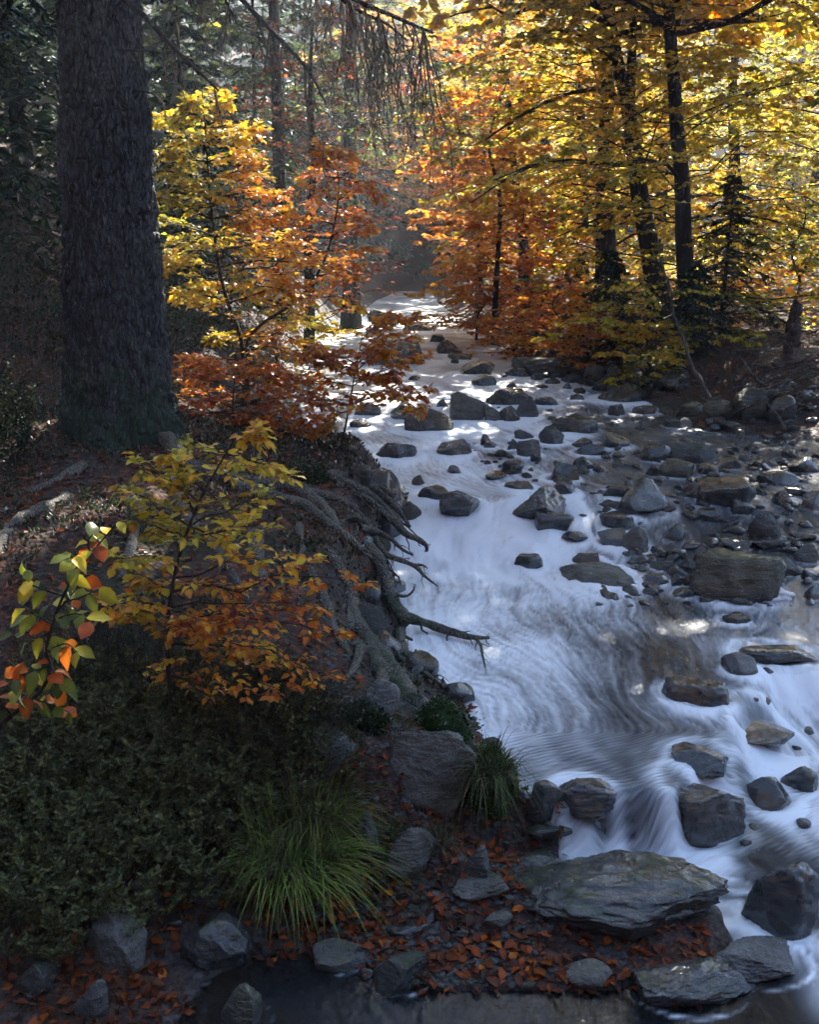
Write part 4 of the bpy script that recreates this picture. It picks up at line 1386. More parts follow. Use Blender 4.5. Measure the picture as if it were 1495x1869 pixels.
st5 = [(614, 878, 7.7), (622, 820, 7.7), (632, 770, 7.7), (641, 720, 7.7), (652, 660, 7.7), (662, 610, 7.7)]
l5 = [((640, 735), (785, 715)), ((641, 722), (765, 740)), ((645, 700), (772, 655)), ((650, 672), (758, 610)), ((655, 650), (748, 575)), ((645, 700), (545, 700)), ((640, 735), (548, 735)),
      ((650, 665), (560, 640)), ((660, 620), (705, 580)), ((648, 690), (580, 665)), ((637, 750), (575, 790)), ((646, 695), (720, 690)), ((652, 660), (700, 640))]
sapling("slender russet beech sapling with a thin bare stem at the bank's edge", st5, l5, 52, 0.055, 11, 5, 4, 0.70, 0.12, 1.8, 0.013, ylimb=0.4)

def front_centre(pos):
    z = pos[:, 2]
    x = pos[:, 0]
    return 0.42 + 0.27 * sstep(1.55, 1.25, z) - 0.14 * sstep(-0.95, -1.2, x) * sstep(1.45, 1.2, z)
st6 = [(318, 1300, 4.0), (306, 1210, 4.0), (311, 1090, 4.0), (333, 995, 4.0), (366, 910, 4.0), (405, 840, 4.0), (432, 795, 4.0)]
l6 = [((350, 960), (228, 895)), ((365, 915), (255, 850)), ((350, 955), (495, 905)), ((340, 985), (480, 965)), ((372, 900), (300, 828)), ((380, 885), (478, 850)), ((408, 832), (530, 872)),
      ((430, 800), (475, 795)), ((340, 975), (245, 950)), ((360, 930), (330, 880)), ((385, 870), (350, 810)), ((345, 965), (420, 1000)), ((335, 995), (300, 960)),
      ((325, 1030), (212, 1020)), ((316, 1070), (250, 1050)), ((313, 1080), (655, 1062)), ((317, 1060), (560, 1030)), ((316, 1100), (570, 1110)), ((310, 1130), (615, 1160)), ((306, 1180), (600, 1235)),
      ((306, 1160), (480, 1185)), ((306, 1210), (520, 1262)), ((310, 1100), (190, 1108)), ((310, 1110), (215, 1130)), ((308, 1150), (420, 1135)), ((306, 1190), (540, 1210)), ((306, 1225), (420, 1275)), ((306, 1230), (300, 1255)), ((312, 1085), (440, 1070)), ((310, 1105), (360, 1160))]
sapling("yellow and orange beech sapling spreading in tiers before the spruce roots", st6, l6, 62, 0.043, 8, 4, 3, front_centre, 0.11, 3.0, 0.012, ylimb=0.3)

# nearest twig, every leaf its own
def near_twig():
    rng = np.random.default_rng(71)
    Yb = 2.45
    main = [(-60, 1400), (0, 1325), (32, 1297), (58, 1277), (79, 1254), (92, 1215), (84, 1188), (95, 1140), (115, 1087), (137, 1048), (165, 1010), (193, 978), (214, 952)]
    P_ = spline(np.array([atY(u, v, Yb) for u, v in main]), 40)
    base = P_[0].copy()
    root = link("beech_sapling", None, None, base, "near beech sapling with large separate green and red leaves at the picture's edge", "sapling")
    v, q = tubes(P_[None], np.linspace(0.007, 0.0015, 40)[None], 7)
    link("stem", mesh_from("stem", v - base, [q], [M['twig']], True), root)
    side = [[(115, 1087), (62, 1070), (52, 1057), (48, 1040)], [(115, 1100), (150, 1089), (180, 1074)], [(95, 1150), (60, 1170), (28, 1164), (18, 1146)], [(92, 1215), (108, 1243), (118, 1262)],
            [(58, 1277), (35, 1262), (30, 1240)], [(84, 1188), (120, 1175), (140, 1190)], [(95, 1140), (60, 1120), (40, 1105)], [(137, 1048), (140, 1028), (130, 1010)], [(165, 1010), (160, 990), (168, 975)],
            [(100, 1130), (140, 1120), (165, 1135)], [(60, 1277), (90, 1285), (125, 1300)], [(20, 1305), (0, 1280), (-10, 1250)], [(92, 1215), (60, 1225), (25, 1235)], [(100, 1120), (130, 1085), (150, 1060)]]
    tips = []
    b_ = Buf()
    for s_ in side:
        dy = rng.uniform(-0.12, 0.12)
        pts = [atY(u, v, Yb + dy * k / max(1, len(s_) - 1)) for k, (u, v) in enumerate(s_)]
        Q = spline(np.array(pts), 12)
        v, q = tubes(Q[None], np.linspace(0.0032, 0.001, 12)[None], 5)
        b_.add(v - base, q)
        tips.append(Q)
    link("twigs", b_.mesh("twigs", M['twig']), root, kind="stuff")
    cand = []
    for Q in tips:
        for t in np.linspace(0.2, 1.0, 6):
            cand.append((Q[int(t * 11)], unit(Q[min(11, int(t * 11) + 1)] - Q[max(0, int(t * 11) - 2)])))
    for t in np.linspace(0.22, 1.0, 14):
        i = int(t * 39)
        cand.append((P_[i], unit(P_[min(39, i + 1)] - P_[i - 1])))
    for k, (p, tan) in enumerate(cand):
        side_v = unit(np.cross(tan, np.array([0, -0.6, 0.8])))
        d = tan * rng.uniform(0.1, 0.7) + side_v * (1 if k % 2 else -1) * rng.uniform(0.4, 1) + np.array([0, rng.uniform(-0.3, 0.1), -rng.uniform(0.1, 0.6)])
        n = unit(np.array([0, -0.55, 0.8]) + rng.normal(size=3) * 0.4)
        up = (p[2] - base[2]) / 0.55
        t = np.clip(rng.choice([0.17, 0.2, 0.24, 0.34, 0.75, 0.84, 0.8], p=[.2, .16, .16, .18, .12, .08, .1]) + 0.35 * max(0, up - 0.75), 0, 0.9)
        place_leaf("leaf", root, p, unit(d), n, rng.uniform(0.036, 0.064), t + rng.normal() * 0.05, rng.integers(0, 3))
near_twig()

# ------------------------------------------------------------------ grown trees
def trunk_tube(P_, R_, sides, seed, rough=0.10):
    v, q = tubes(P_[None], R_[None], sides)
    k = len(P_)
    v = v.reshape(k, sides, 3)
    c = P_[:, None]
    v = c + (v - c) * (1 + rough * fbm(v * np.array([5, 5, 2.0]), 3, seed)[..., None])
    return v.reshape(-1, 3), q

def beech_tree(label, trunk, r0, seed, n_limbs=45, t_range=(0.15, 1.0), L=(2.6, 1.6), leaf=0.08, centre=0.5, spread=0.16, freq=0.5, sub=8, twig=5, leaves=6, limbs_px=(), elev=(-0.12, 0.30), fork=None, group=None, cat="tree", name="beech_tree", twigs_tubes=True, mat='leaf', droop=0.10, flat=0.55, dark=1.0, upper=None):
    rng = np.random.default_rng(seed)
    T = spline(np.asarray(trunk, float), 30)
    base = T[0].copy()
    R_ = r0 * (1 - 0.78 * np.linspace(0, 1, 30)) * (1 + 0.5 * np.exp(-np.linspace(0, 1, 30) * 22))
    root = link(name, None, None, base, label, cat, group)
    b_ = Buf()
    v, q = trunk_tube(T, R_, 12, seed)
    b_.add(v - base, q)
    if fork is not None:
        T2 = spline(np.asarray(fork, float), 16)
        v, q = trunk_tube(T2, np.linspace(r0 * 0.5, r0 * 0.2, 16), 9, seed + 1)
        b_.add(v - base, q)
    link("trunk", b_.mesh("trunk", M['bark_beech']), root)
    limbs, lr = [], []
    for k in range(n_limbs):
        t = t_range[0] + (t_range[1] - t_range[0]) * (k + rng.uniform()) / n_limbs
        a = T[int(t * 29)]
        az = k * 2.39996 + rng.uniform(-0.5, 0.5)
        ll = np.interp(t, [t_range[0], 1], L) * rng.uniform(0.7, 1.2)
        e = rng.uniform(*elev)
        b = a + ll * np.array([math.cos(az), math.sin(az), e])
        limbs.append(limb_poly(a, b, 7, rng=rng, arch=0.10))
        lr.append(max(0.005, 0.12 * R_[int(t * 29)]) * np.linspace(1, 0.2, 7))
    for pts, rr in limbs_px:
        limbs.append(spline(np.array([atY(*p) for p in pts]), 7))
        lr.append(rr * np.linspace(1, 0.25, 7))
    LP, LR = np.array(limbs), np.array(lr)
    S_, SR_ = sprout(LP, LR, sub, 0.15, 0.8, 0.42, rng, 4, droop, 0.04, 0.45)
    W_, WR_ = sprout(S_, SR_, twig, 0.2, 0.8, 0.45, rng, 3, droop, 0.0, 0.5)
    bb = Buf()
    for P2, R2, sd in ((LP, LR, 5), (S_, SR_, 3)) + (((W_, np.maximum(WR_, 0.002), 3),) if twigs_tubes else ()):
        v, q = tubes(P2, R2, sd)
        bb.add(v - base, q)
    cr = link("crown", bb.mesh("crown_branches", M['twig']), root)
    shade_leaves = []
    if upper is not None:  # extra large-leaved crown above the frame, added to shade the stream
        nu, Lu, lu, tu = upper
        UL = []
        for k in range(nu):
            a = T[int((tu + (0.98 - tu) * k / nu) * 29)]
            az = k * 2.39996 + rng.uniform(-0.4, 0.4)
            UL.append(limb_poly(a, a + Lu * rng.uniform(0.6, 1.15) * np.array([math.cos(az), math.sin(az), rng.uniform(0.0, 0.4)]), 7, rng=rng, arch=0.08))
        UL = np.array(UL)
        UR = np.full((nu, 1), 0.05) * np.linspace(1, 0.2, 7)[None]
        U2, U2r = sprout(UL, UR, 8, 0.15, 0.8, 0.42, rng, 4, 0.08, 0.05, 0.4)
        U3, _ = sprout(U2, U2r, 5, 0.2, 0.8, 0.45, rng, 3, 0.08, 0.0, 0.5)
        ub = Buf()
        for P2, R2, sd in ((UL, UR, 5), (U2, U2r, 3)):
            v, q = tubes(P2, R2, sd)
            ub.add(v - base, q)
        link("shade_branches", ub.mesh("shade_branches", M['twig']), cr)
        shade_leaves = [leaves_on(U3, 7, rng, lu, 0.6), leaves_on(U2, 4, rng, lu, 0.6, 0.3)]
    if leaves:
        A = shade_leaves + [leaves_on(W_, leaves, rng, leaf, flat), leaves_on(S_, leaves, rng, leaf, flat, 0.35)]
        pos, d, n, sz = [np.concatenate(x) for x in zip(*A)]
        kp = gaps_mask(pos) & (pos[:, 2] > base[2] + 0.15)
        kp &= np.linalg.norm(pos - CAM, axis=1) > 3.0
        pos, d, n, sz = pos[kp], d[kp], n[kp], sz[kp]
        col = leaf_colours(pos, rng, centre(pos) if callable(centre) else centre, spread, freq, seed % 7) * dark
        link("foliage", leaf_mesh("foliage", pos - base, d, n, sz, col, LEAF_LO, M[mat]), cr, kind="stuff")
        return root, len(pos)
    return root, 0

def up_from(x, y, h, lean=(0, 0), seed=0):
    rg = np.random.default_rng(seed + 5000)
    z = surf(x, y) - 0.15
    pts = []
    for k in range(6):
        t = k / 5
        pts.append((x + lean[0] * t + rg.normal() * 0.10 * t, y + lean[1] * t + rg.normal() * 0.10 * t, z + h * t))
    return pts

def px_trunk(pts, Y):
    out = [atY(u, v, Y) for u, v in pts]
    out[0][2] = min(out[0][2], surf(out[0][0], out[0][1]) - 0.05)
    return out

leafcount = 0
# three trunks on the far bank
tC = px_trunk([(1272, 670), (1262, 590), (1250, 470), (1246, 340), (1236, 230), (1226, 90), (1221, 0), (1214, -220), (1212, -560), (1215, -900)], 15.0)
_, c = beech_tree("dark straight beech trunk nearest the water on the far bank", tC, 0.15, 101, 64, (0.10, 1.0), (3.0, 1.8), 0.085, lambda p: 0.36 + 0.10 * sstep(2.5, 5.5, p[:, 2]), 0.13, 0.6, 9, 5, 8, twigs_tubes=False,
    limbs_px=[([(1245, 330, 15), (1200, 290, 14.6), (1120, 300, 14.2), (1010, 290, 13.8), (900, 330, 13.4)], 0.03), ([(1250, 400, 15), (1320, 390, 14.6), (1400, 400, 14.2), (1480, 420, 14)], 0.03),
              ([(1262, 560, 15), (1330, 540, 14.4), (1400, 560, 14)], 0.02), ([(1240, 210, 15), (1180, 200, 14.5), (1110, 250, 14)], 0.025), ([(1260, 560, 15), (1190, 590, 14), (1110, 600, 13.4)], 0.02),
              ([(1262, 590, 15), (1320, 600, 14), (1370, 625, 13.2)], 0.015)], elev=(-0.2, 0.25), upper=(46, 4.8, 0.22, 0.62))
leafcount += c
tB = px_trunk([(1210, 560), (1192, 480), (1172, 380), (1160, 290), (1148, 200), (1122, 90), (1112, 0), (1098, -200), (1085, -500), (1080, -800)], 17.0)
_, c = beech_tree("leaning beech with a forked trunk behind the straight one", tB, 0.18, 102, 60, (0.22, 1.0), (3.4, 2.0), 0.085, 0.44, 0.16, 0.6, 9, 5, 8, twigs_tubes=False,
    limbs_px=[([(1150, 205, 17), (1105, 165, 16.6), (1040, 170, 16.2), (960, 205, 15.8), (880, 260, 15.4)], 0.05), ([(1160, 300, 17), (1090, 300, 16.5), (1000, 290, 16), (920, 330, 15.6), (860, 370, 15.2)], 0.045),
              ([(1130, 120, 17), (1050, 60, 16.5), (960, 60, 16)], 0.035), ([(1170, 360, 17), (1090, 400, 16.4), (1000, 440, 15.8)], 0.03)],
    fork=[atY(1150, 200, 17), atY(1153, 120, 17), atY(1156, 40, 17), atY(1165, -150, 17), atY(1180, -450, 17)], upper=(46, 5.2, 0.22, 0.62))
leafcount += c
tA = px_trunk([(1112, 530), (1106, 440), (1104, 340), (1108, 200), (1112, 0), (1112, -250), (1110, -600)], 20.0)
_, c = beech_tree("thick beech trunk deep among orange leaves left of the leaning one", tA, 0.23, 103, 50, (0.15, 1.0), (3.6, 2.2), 0.115, 0.52, 0.14, 0.6, 9, 5, 6, twigs_tubes=False)
leafcount += c
tS = px_trunk([(955, 525), (957, 460), (950, 400), (938, 300), (925, 150), (915, 0), (905, -200)], 23.0)
_, c = beech_tree("slim dark beech stem behind the bend of the far bank", tS, 0.13, 104, 50, (0.05, 1.0), (3.0, 1.8), 0.11, lambda p: 0.64 - 0.24 * sstep(3.0, 6.0, p[:, 2]), 0.12, 0.5, 8, 5, 6, twigs_tubes=False)
leafcount += c
# bank-side beeches whose crowns reach into the frame
_, c = beech_tree("sunlit yellow beech crown reaching in at the picture's edge", up_from(6.6, 10.8, 11, (-0.4, 0), 1), 0.2, 110, 60, (0.24, 1.0), (3.4, 2.2), 0.095, 0.39, 0.13, 0.7, 9, 5, 5, twigs_tubes=False, upper=(40, 4.6, 0.22, 0.6))
leafcount += c
_, c = beech_tree("green-gold beech behind the post on the far bank", up_from(7.6, 16.5, 12, (0.2, 0), 2), 0.2, 111, 60, (0.10, 1.0), (3.6, 2.2), 0.115, 0.36, 0.12, 0.6, 9, 5, 5, twigs_tubes=False, upper=(44, 4.8, 0.22, 0.62))
leafcount += c

bg_list = [  # left-hand trees get darker greens, shade put into their leaf colour
    # u, Y, height, r, centre, spread, label, dark
    (875, 27, 7, 0.10, 0.64, 0.12, "russet beech thicket tree overhanging the far end of the stream", 1.0),
    (905, 20, 5, 0.07, 0.64, 0.12, "low red-orange beech on the inside of the stream bend", 1.0),
    (668, 38, 9, 0.12, 0.56, 0.14, "orange-brown beech where the stream disappears", 1.0),
    (640, 24, 15, 0.20, 0.20, 0.12, "olive beech with a crooked dark trunk behind the orange sapling", 1.0),
    (520, 19, 14, 0.13, 0.16, 0.12, "shaded olive-brown beech above the golden sapling", 1.0),
    (330, 22, 10, 0.16, 0.12, 0.10, "dim green beech in the dark wood behind the spruce", 1.0),
    (60, 15, 9, 0.12, 0.12, 0.10, "dim olive beech on the dark slope beyond the spruce's shaded side", 1.0),
    (980, 31, 10, 0.2, 0.36, 0.10, "bright yellow beech lit from behind above the stream bend", 1.0),
    (1060, 27, 9, 0.18, 0.42, 0.12, "amber beech behind the thick trunk", 1.0),
    (1190, 26, 9, 0.18, 0.46, 0.14, "orange-gold beech between the leaning and the straight trunk", 1.0),
    (1330, 24, 8, 0.18, 0.35, 0.10, "yellow-green beech behind the straight dark trunk", 1.0),
    (1460, 27, 9, 0.18, 0.36, 0.10, "lemon-yellow beech at the far wood's sunny edge", 1.0),
    (880, 42, 12, 0.2, 0.45, 0.12, "pale gold beech on the hillside above the valley bend", 1.0),
    (700, 45, 13, 0.2, 0.55, 0.14, "brownish beech high on the hillside in the valley's head", 1.0),
    (752, 46.5, 7, 0.12, 0.60, 0.14, "rusty beech standing square behind the far end of the stream", 1.0),
    (812, 44.5, 6, 0.10, 0.52, 0.16, "low amber beech closing the view beside the stream's far end", 1.0),
    (1150, 44, 13, 0.2, 0.42, 0.12, "hazy yellow beech far up the hillside", 1.0),
    (1420, 45, 13, 0.2, 0.46, 0.12, "hazy amber beech far up the hillside beyond the post", 1.0),
    (150, 32, 13, 0.2, 0.10, 0.10, "dark green beech far up the slope behind the spruce trunk", 1.0),
]
for k, (u, Y, h, r, ce, spd, lab, dk) in enumerate(bg_list):
    x = (u - CU) / F * Y * 0.98
    lf = 0.135 if Y < 26 else (0.175 if Y < 35 else 0.26)
    low = 0.24 if k in (0, 2, 3, 4) else (0.06 if Y < 35 else 0.02)
    _, c = beech_tree(lab, up_from(x, Y, h, (0.3 * math.sin(k * 3), 0.2), k), r, 200 + k, 46, (low, 1.0), (min(h, 12) * 0.36, min(h, 12) * 0.2), lf, ce, spd, 0.5, 7, 5, 5, twigs_tubes=False, dark=dk, upper=(42, 5.2, 0.26, 0.6) if k in (3, 4) else None)
    leafcount += c

# far-off wood and undergrowth that read as one mass
rgf = np.random.default_rng(777)
def far_mass(label, n, xr, yr, hgt, size, centre, spread, dark, name, seed):
    x, y = rgf.uniform(*xr, n), rgf.uniform(*yr, n)
    kp = lattice(GD, x, y) > 0.8
    x, y = x[kp], y[kp]
    m = len(x)
    clump = 0.5 + 0.9 * fbm2(x, y, 0.45, 3, seed)
    z = lattice(GZ, x, y) + rgf.random(m) ** 1.3 * hgt * np.clip(clump, 0.08, 1.3)
    pos = np.stack([x, y, z], -1)
    kp = gaps_mask(pos)
    pos = pos[kp]
    m = len(pos)
    d = unit(rgf.normal(size=(m, 3)) * (1, 1, 0.4))
    nn = unit(np.array([0, 0, 1]) + rgf.normal(size=(m, 3)) * 0.6)
    col = leaf_colours(pos, rgf, centre(pos) if callable(centre) else centre, spread, 0.35, seed % 5) * (dark(pos) if callable(dark) else dark)
    link(name, leaf_mesh(name, pos, d, nn, size * rgf.uniform(0.6, 1.3, m), col, LEAF_LO, M['leaf']), label=label, cat="undergrowth", kind="stuff")
far_mass("golden-brown far wood covering the hillside", 26000, (-16, 26), (44, 74), 5.0, 0.42, lambda p: 0.05 + 0.37 * sstep(-6, 6, p[:, 0]), 0.11, 1.0, "hillside_woods", 1)  # leaf colour darkens toward the left in place of shade
far_mass("dim green undergrowth on the shaded slope behind the spruce", 30000, (-18, -2.0), (10, 46), 4.5, 0.22, -0.05, 0.08, 1.0, "slope_undergrowth", 2)  # darkest green throughout, painting the slope's shade into the leaves
far_mass("rust and green undergrowth on the far bank under the beeches", 12000, (2.0, 20), (16, 42), 1.3, 0.16, 0.56, 0.18, 1.0, "bank_undergrowth", 3)

far_mass("rusty thicket closing the head of the stream", 9000, (-7, 5), (34, 50), 3.4, 0.22, 0.84, 0.12, 1.0, "valley_thicket", 4)

# bare-twigged grey shrubs on the hillside above the stream's end
for k, (u, Y, h, lab) in enumerate([(835, 40, 9, "grey bare-branched tree where the valley closes"), (560, 17, 5.5, "bare grey bush in the shade above the golden sapling")]):
    x = (u - CU) / F * Y * 0.98
    beech_tree(lab, up_from(x, Y, h, (0.2, 0), 40 + k), 0.10, 300 + k, 60, (0.1, 1.0), (h * 0.33, h * 0.2), 0.1, 0.9, 0.06, 0.5, 8, 6, 1, elev=(0.1, 0.8), name="bare_tree", droop=0.05)

# dark young spruces
def fir(label, x, y, h, seed, n=70, spread=0.34, col=(0.012, 0.030, 0.018), leaf=0.11, trunk_r=0.06, z0=0.05, dens=9):
    rng = np.random.default_rng(seed)
    base = np.array([x, y, surf(x, y) - 0.05])
    root = link("spruce_tree", None, None, base, label, "tree")
    T = base + np.linspace(0, 1, 14)[:, None] * np.array([0.02 * h, 0, h])
    v, q = trunk_tube(T, np.linspace(trunk_r, 0.008, 14), 8, seed)
    link("trunk", mesh_from("trunk", v - base, [q], [M['bark_beech']], True), root)
    LB = []
    for k in range(n):
        t = z0 + (0.98 - z0) * (k + rng.uniform()) / n
        az = k * 2.39996 + rng.uniform(-0.3, 0.3)
        Lb = h * spread * (1.02 - t) * rng.uniform(0.75, 1.15) + 0.06
        a = base + np.array([0.02 * h * t, 0, h * t])
        LB.append(limb_poly(a, a + Lb * np.array([math.cos(az), math.sin(az), rng.uniform(-0.35, 0.0)]), 6, rng=rng, arch=0.06))
    LB = np.array(LB)
    LBr = np.full((n, 1), 0.012) * np.linspace(1, 0.2, 6)[None]
    S_, SR_ = sprout(LB, LBr, dens, 0.08, 0.85, 0.36, rng, 4, 0.25, -0.05, 0.5)
    b_ = Buf()
    for P_, R_, sd in ((LB, LBr, 4),):
        v, q = tubes(P_, R_, sd)
        b_.add(v - base, q)
    cr = link("crown", b_.mesh("crown_branches", M['twig']), root)
    A = [leaves_on(S_, 10, rng, leaf, 0.7, 0.0, 0.6), leaves_on(LB, 14, rng, leaf, 0.7, 0.1, 0.6)]
    pos, d, nn, sz = [np.concatenate(q_) for q_ in zip(*A)]
    kp = pos[:, 2] > base[2] + 0.05
    pos, d, nn, sz = pos[kp], d[kp], nn[kp], sz[kp]
    c = np.array(col) * rng.uniform(0.55, 1.6, (len(pos), 1))
    nv_, nf_ = LEAF_LO
    nv_ = nv_ * np.array([1, 0.45, 1])
    link("needles", leaf_mesh("needles", pos - base, d, nn, sz, c, (nv_, nf_), M['needle']), cr, kind="stuff")
fir("dark spruce in the gloom at the picture's corner behind the big trunk", -5.0, 12.0, 9.0, 401, 90, 0.26, leaf=0.15)
fir("tall dark spruce deeper in the gloom behind the big trunk", -6.8, 17.0, 12.0, 402, 90, 0.24, leaf=0.2)
fir("dark spruce standing back in the shade above the russet and golden saplings", -3.6, 24.0, 12.0, 407, 80, 0.26, leaf=0.24)
fir("dark far spruce where the shaded slope meets the valley head", -2.2, 33.0, 14.0, 408, 80, 0.26, leaf=0.3)
fir("dark spruce halfway up the shaded slope", -7.0, 27.0, 14.0, 409, 80, 0.26, leaf=0.26)
fir("small green spruce between the big trunk and the golden sapling", -3.1, 14.0, 5.0, 403, 60, 0.30, leaf=0.12)
fir("bushy young spruce on the far bank among rusty leaves", 3.0, 15.2, 1.6, 404, 60, 0.55, (0.022, 0.036, 0.018), 0.08, 0.03)
fir("dark low spruce by the foot of the straight beech trunk", 3.9, 13.9, 1.3, 405, 50, 0.6, (0.020, 0.034, 0.018), 0.08, 0.03)
fir("green young spruce behind the leaning branch on the far bank", 4.6, 14.8, 2.4, 406, 60, 0.5, (0.026, 0.040, 0.018), 0.09, 0.04)

# low beech growth on the far bank
low_list = [
    (1010, 16.5, 1.3, 0.62, 0.16, "low rusty beech bush at the top of the gravel bank"), (1075, 15.0, 1.0, 0.70, 0.14, "pinkish-brown beech bush above the mossy boulders"),
    (870, 21.0, 1.6, 0.70, 0.10, "small orange beech bush by the narrowing stream"), 
    (1180, 13.6, 0.9, 0.42, 0.14, "olive beech bush drooping over the bank stones"), (1440, 15.5, 2.2, 0.52, 0.12, "orange-gold beech bush behind the post"),
    (1240, 17.5, 1.8, 0.40, 0.14, "green-gold beech bush behind the straight trunk's foot"), (940, 18.0, 1.2, 0.66, 0.14, "brown-orange beech bush at the edge of the gravel"),
    
    (500, 14.0, 1.5, 0.42, 0.18, "dim yellowish beech bush behind the orange sapling"),
]
for k, (u, Y, h, ce, spd, lab) in enumerate(low_list):
    x = (u - CU) / F * Y * 0.98
    _, c = beech_tree(lab, up_from(x, Y, h, (0.1, -0.1), 60 + k), 0.03, 500 + k, 26, (0.08, 1.0), (h * 0.85, h * 0.5), 0.075, ce, spd, 1.2, 7, 4, 4, name="beech_bush", cat="bush", twigs_tubes=False)
    leafcount += c

# ------------------------------------------------------------------ bilberry and broom bushes
def bush(label, u, v, seed, n_stem=70, h=0.30, rad=0.30, leaf=0.017, col=(0.030, 0.045, 0.016), yel=0.12, name="bilberry_bush", thin=False, pos3=None, leaves=7, group=None):
    rng = np.random.default_rng(seed)
    p = onground(u, v) if pos3 is None else np.array(pos3)
    base = np.array([p[0], p[1], surf(p[0], p[1])])
    root = link(name, None, None, base, label, "bush", group)
    a = rng.uniform(0, 2 * np.pi, n_stem)
    rr = rad * np.sqrt(rng.uniform(0, 1, n_stem))
    x0, y0 = base[0] + rr * np.cos(a), base[1] + rr * np.sin(a)
    z0 = H(x0, y0)
    hh = h * rng.uniform(0.6, 1.15, n_stem) * (1.1 - 0.45 * rr / rad)
    s_ = np.linspace(0, 1, 6)
    lean = rng.normal(size=(n_stem, 2)) * 0.22 + 0.45 * np.stack([np.cos(a), np.sin(a)], -1) * (rr / rad)[:, None]
    P_ = np.stack([x0[:, None] + lean[:, :1] * hh[:, None] * s_ ** 1.4, y0[:, None] + lean[:, 1:] * hh[:, None] * s_ ** 1.4, z0[:, None] + hh[:, None] * s_], -1)
    P_ += rng.normal(size=P_.shape) * 0.012 * s_[None, :, None]
    R_ = np.full((n_stem, 1), 0.0022) * np.linspace(1, 0.4, 6)[None]
    S_, SR_ = sprout(P_, R_, 7, 0.2, 0.65, 0.5, rng, 3, 0.02, 0.35, 0.6)
    b_ = Buf()
    for P2, R2 in ((P_, R_),):
        v_, q_ = tubes(P2, np.maximum(R2, 0.0008), 3)
        b_.add(v_ - base, q_)
    link("stems", b_.mesh("stems", M['twig']), root, kind="stuff")
    A = [leaves_on(S_, leaves, rng, leaf, 0.7, 0.15, 0.9), leaves_on(P_, leaves, rng, leaf, 0.7, 0.4, 0.9)]
    pos, d, n, sz = [np.concatenate(q_) for q_ in zip(*A)]
    c = np.array(col) * rng.uniform(0.5, 1.6, (len(pos), 1))
    m = rng.random(len(pos)) < yel
    c[m] = np.array([0.14, 0.13, 0.035]) * rng.uniform(0.5, 1.3, (m.sum(), 1))
    tm = LEAF_LO
    if thin:
        tm = (LEAF_LO[0] * np.array([1.6, 0.35, 1]), LEAF_LO[1])
    link("foliage", leaf_mesh("foliage", pos - base, d, n, sz, c, tm, M['needle']), root, kind="stuff")

G_ = "bilberry bushes covering the near bank"
bil = [(60, 1380), (150, 1330), (250, 1350), (350, 1360), (450, 1370), (530, 1400), (90, 1470), (200, 1450), (310, 1460), (410, 1460), (60, 1560), (170, 1560), (290, 1545), (390, 1540), (20, 1650), (110, 1650), (230, 1620)]
for k, (u, v) in enumerate(bil):
    bush("dark bilberry bush in the shaded mass on the near bank", u, v, 600 + k, 60, 0.30, 0.26, 0.025, (0.095, 0.105, 0.045), 0.25, group=G_)
for k, (u, v, lab) in enumerate([(210, 1230, "wispy grey-green broom clump below the green sapling tier"), (290, 1250, "fine-stemmed broom clump at the tiered sapling's foot"), (140, 1240, "wispy broom clump beside the large separate leaves"), (480, 1330, "thin grey-green broom clump beside the gravel path"), (560, 1370, "sparse grassy broom clump above the big grass tuft")]):
    bush(lab, u, v, 640 + k, 90, 0.34, 0.20, 0.013, (0.028, 0.040, 0.022), 0.04, "broom_clump", True)
dark_bushes = [(-3.6, 9.0, 0.9, 0.6, "dark bush on the slope just behind the spruce's shaded side"), (-4.6, 9.6, 1.1, 0.7, "larger dark bush at the picture's edge behind the spruce"), (-3.3, 11.0, 1.2, 0.8, "dark green bush higher on the slope behind the spruce"), (-2.55, 10.2, 0.8, 0.5, "dark bush showing between the spruce and the russet sapling"), (-2.2, 12.5, 1.1, 0.7, "green bush under the golden sapling's branches"), (-3.3, 7.4, 0.4, 0.4, "low dark heath clump beside the spruce's base"), (-2.9, 6.6, 0.35, 0.35, "low dark heath clump in front of the spruce's base")]
for k, (x, y, h, rd, lab) in enumerate(dark_bushes):
    bush(lab, 0, 0, 660 + k, 70, h, rd, 0.035, (0.022, 0.036, 0.016), 0.05, "heath_bush", False, (x, y, 0), 6)

